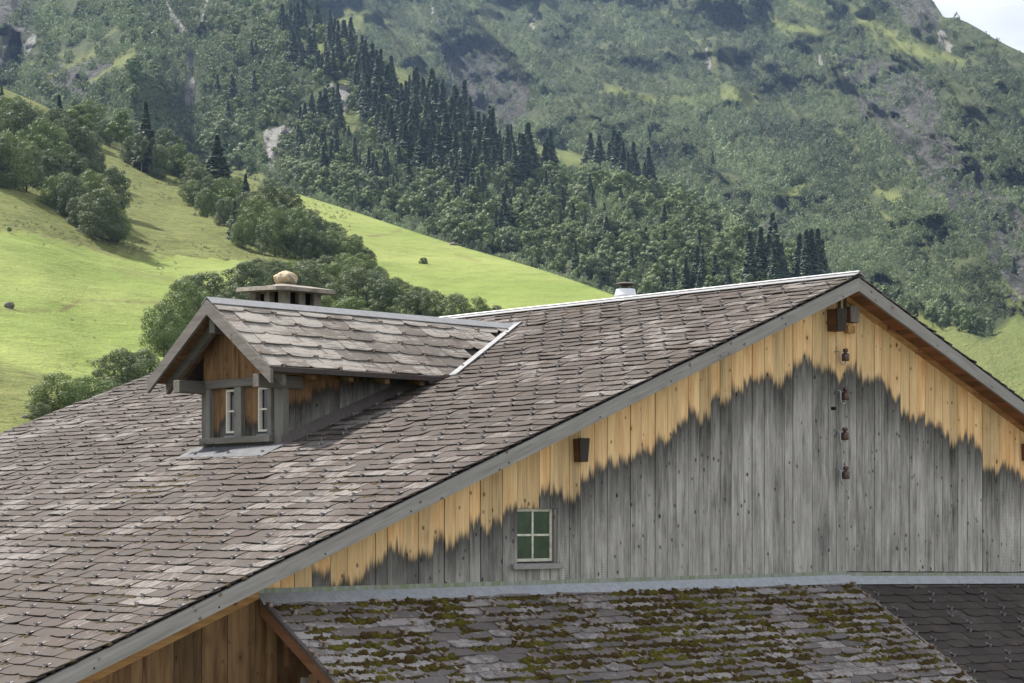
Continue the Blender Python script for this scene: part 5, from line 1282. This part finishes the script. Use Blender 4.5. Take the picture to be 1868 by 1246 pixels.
for (x_, y_), P, dd in zip(c, Pp, d_):
    pxs = rng.uniform(6.5, 15)*(1.2 if y_ > 230 else .85)*(1.15 if rng.random() < .1 else 1)
    if x_ < 520 and y_ < 260: pxs *= 1.45
    s_ = pxs*dd/F; P = P.copy(); P[2] -= s_*.25
    items.append((SH[int(rng.integers(0, 6))], P, (s_/13, s_/13, s_/9*rng.uniform(.7, 1.3)), float(rng.uniform(0, 6.28))))
ga = rays(c[:, 0]+5, c[:, 1], mtn(c[:, 0]+5, c[:, 1]))-rays(c[:, 0]-5, c[:, 1], mtn(c[:, 0]-5, c[:, 1]))
gb = rays(c[:, 0], c[:, 1]+5, mtn(c[:, 0], c[:, 1]+5))-rays(c[:, 0], c[:, 1]-5, mtn(c[:, 0], c[:, 1]-5))
nn_ = np.cross(gb, ga); nn_ /= np.linalg.norm(nn_, axis=1)[:, None]; nn_ *= np.sign(nn_[:, 2:3]); nn_ = nn_+np.array([0, 0, .6]); nn_ /= np.linalg.norm(nn_, axis=1)[:, None]
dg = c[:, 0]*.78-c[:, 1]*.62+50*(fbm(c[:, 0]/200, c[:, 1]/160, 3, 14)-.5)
tone = .9*(fbm(c[:, 0]/120, c[:, 1]/60, 4, 63)-.5)+.85*(ridge(dg/90, (c[:, 0]*.62+c[:, 1]*.78)/420, 3, 64)-.5)-.22*mask(PAINTED_SHADE, c[:, 0], c[:, 1], 24)  # patchy growth tone, plus relief shade painted along ridges and in the belts
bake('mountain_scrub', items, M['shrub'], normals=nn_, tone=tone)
# the wooded clump at the foot of the right slope
clump = [(1748, 598, 30, 44), (1762, 606, 34, 46), (1782, 610, 32, 40), (1802, 612, 28, 34), (1726, 596, 30, 38), (1700, 588, 30, 36), (1672, 576, 34, 40), (1640, 566, 36, 42), (1668, 560, 40, 46), (1612, 560, 40, 40), (1724, 572, 34, 40)]
clump.sort()
for i, (x_, y_, w_, h_) in enumerate(clump):
    d_ = float(mtn(np.array([x_*1.]), np.array([y_*1.]))[0]); P = rays([x_], [y_], [d_])[0]; P[2] -= .5
    o = bpy.data.objects.new('broadleaf_tree', FAR['b'][i % 4]); COL.objects.link(o); o.location = P; o.scale = (w_*d_/F/9,)*2+(h_*d_/F/10,); o.rotation_euler = (0, 0, i)
    tag(o, f'dark leafy tree, {ORD[i]} from the left at the foot of the right slope', 'tree', 'trees at the foot of the right slope')

# ---------------------------------------------------------------- haze
def haze():
    m = bpy.data.materials.new('valley_haze'); m.use_nodes = True; t = m.node_tree; t.nodes.clear()
    o = t.nodes.new('ShaderNodeOutputMaterial'); p = t.nodes.new('ShaderNodeVolumePrincipled')
    p.inputs['Color'].default_value = (.44, .64, 1, 1); p.inputs['Density'].default_value = .000046; p.inputs['Anisotropy'].default_value = .2
    t.links.new(p.outputs[0], o.inputs['Volume']); mb = MB(); mb.box(-3500, 7000, -3500, 7000, GZ-9.5, 1100); h = mb.build('haze', m); tag(h, kind='stuff')
haze()
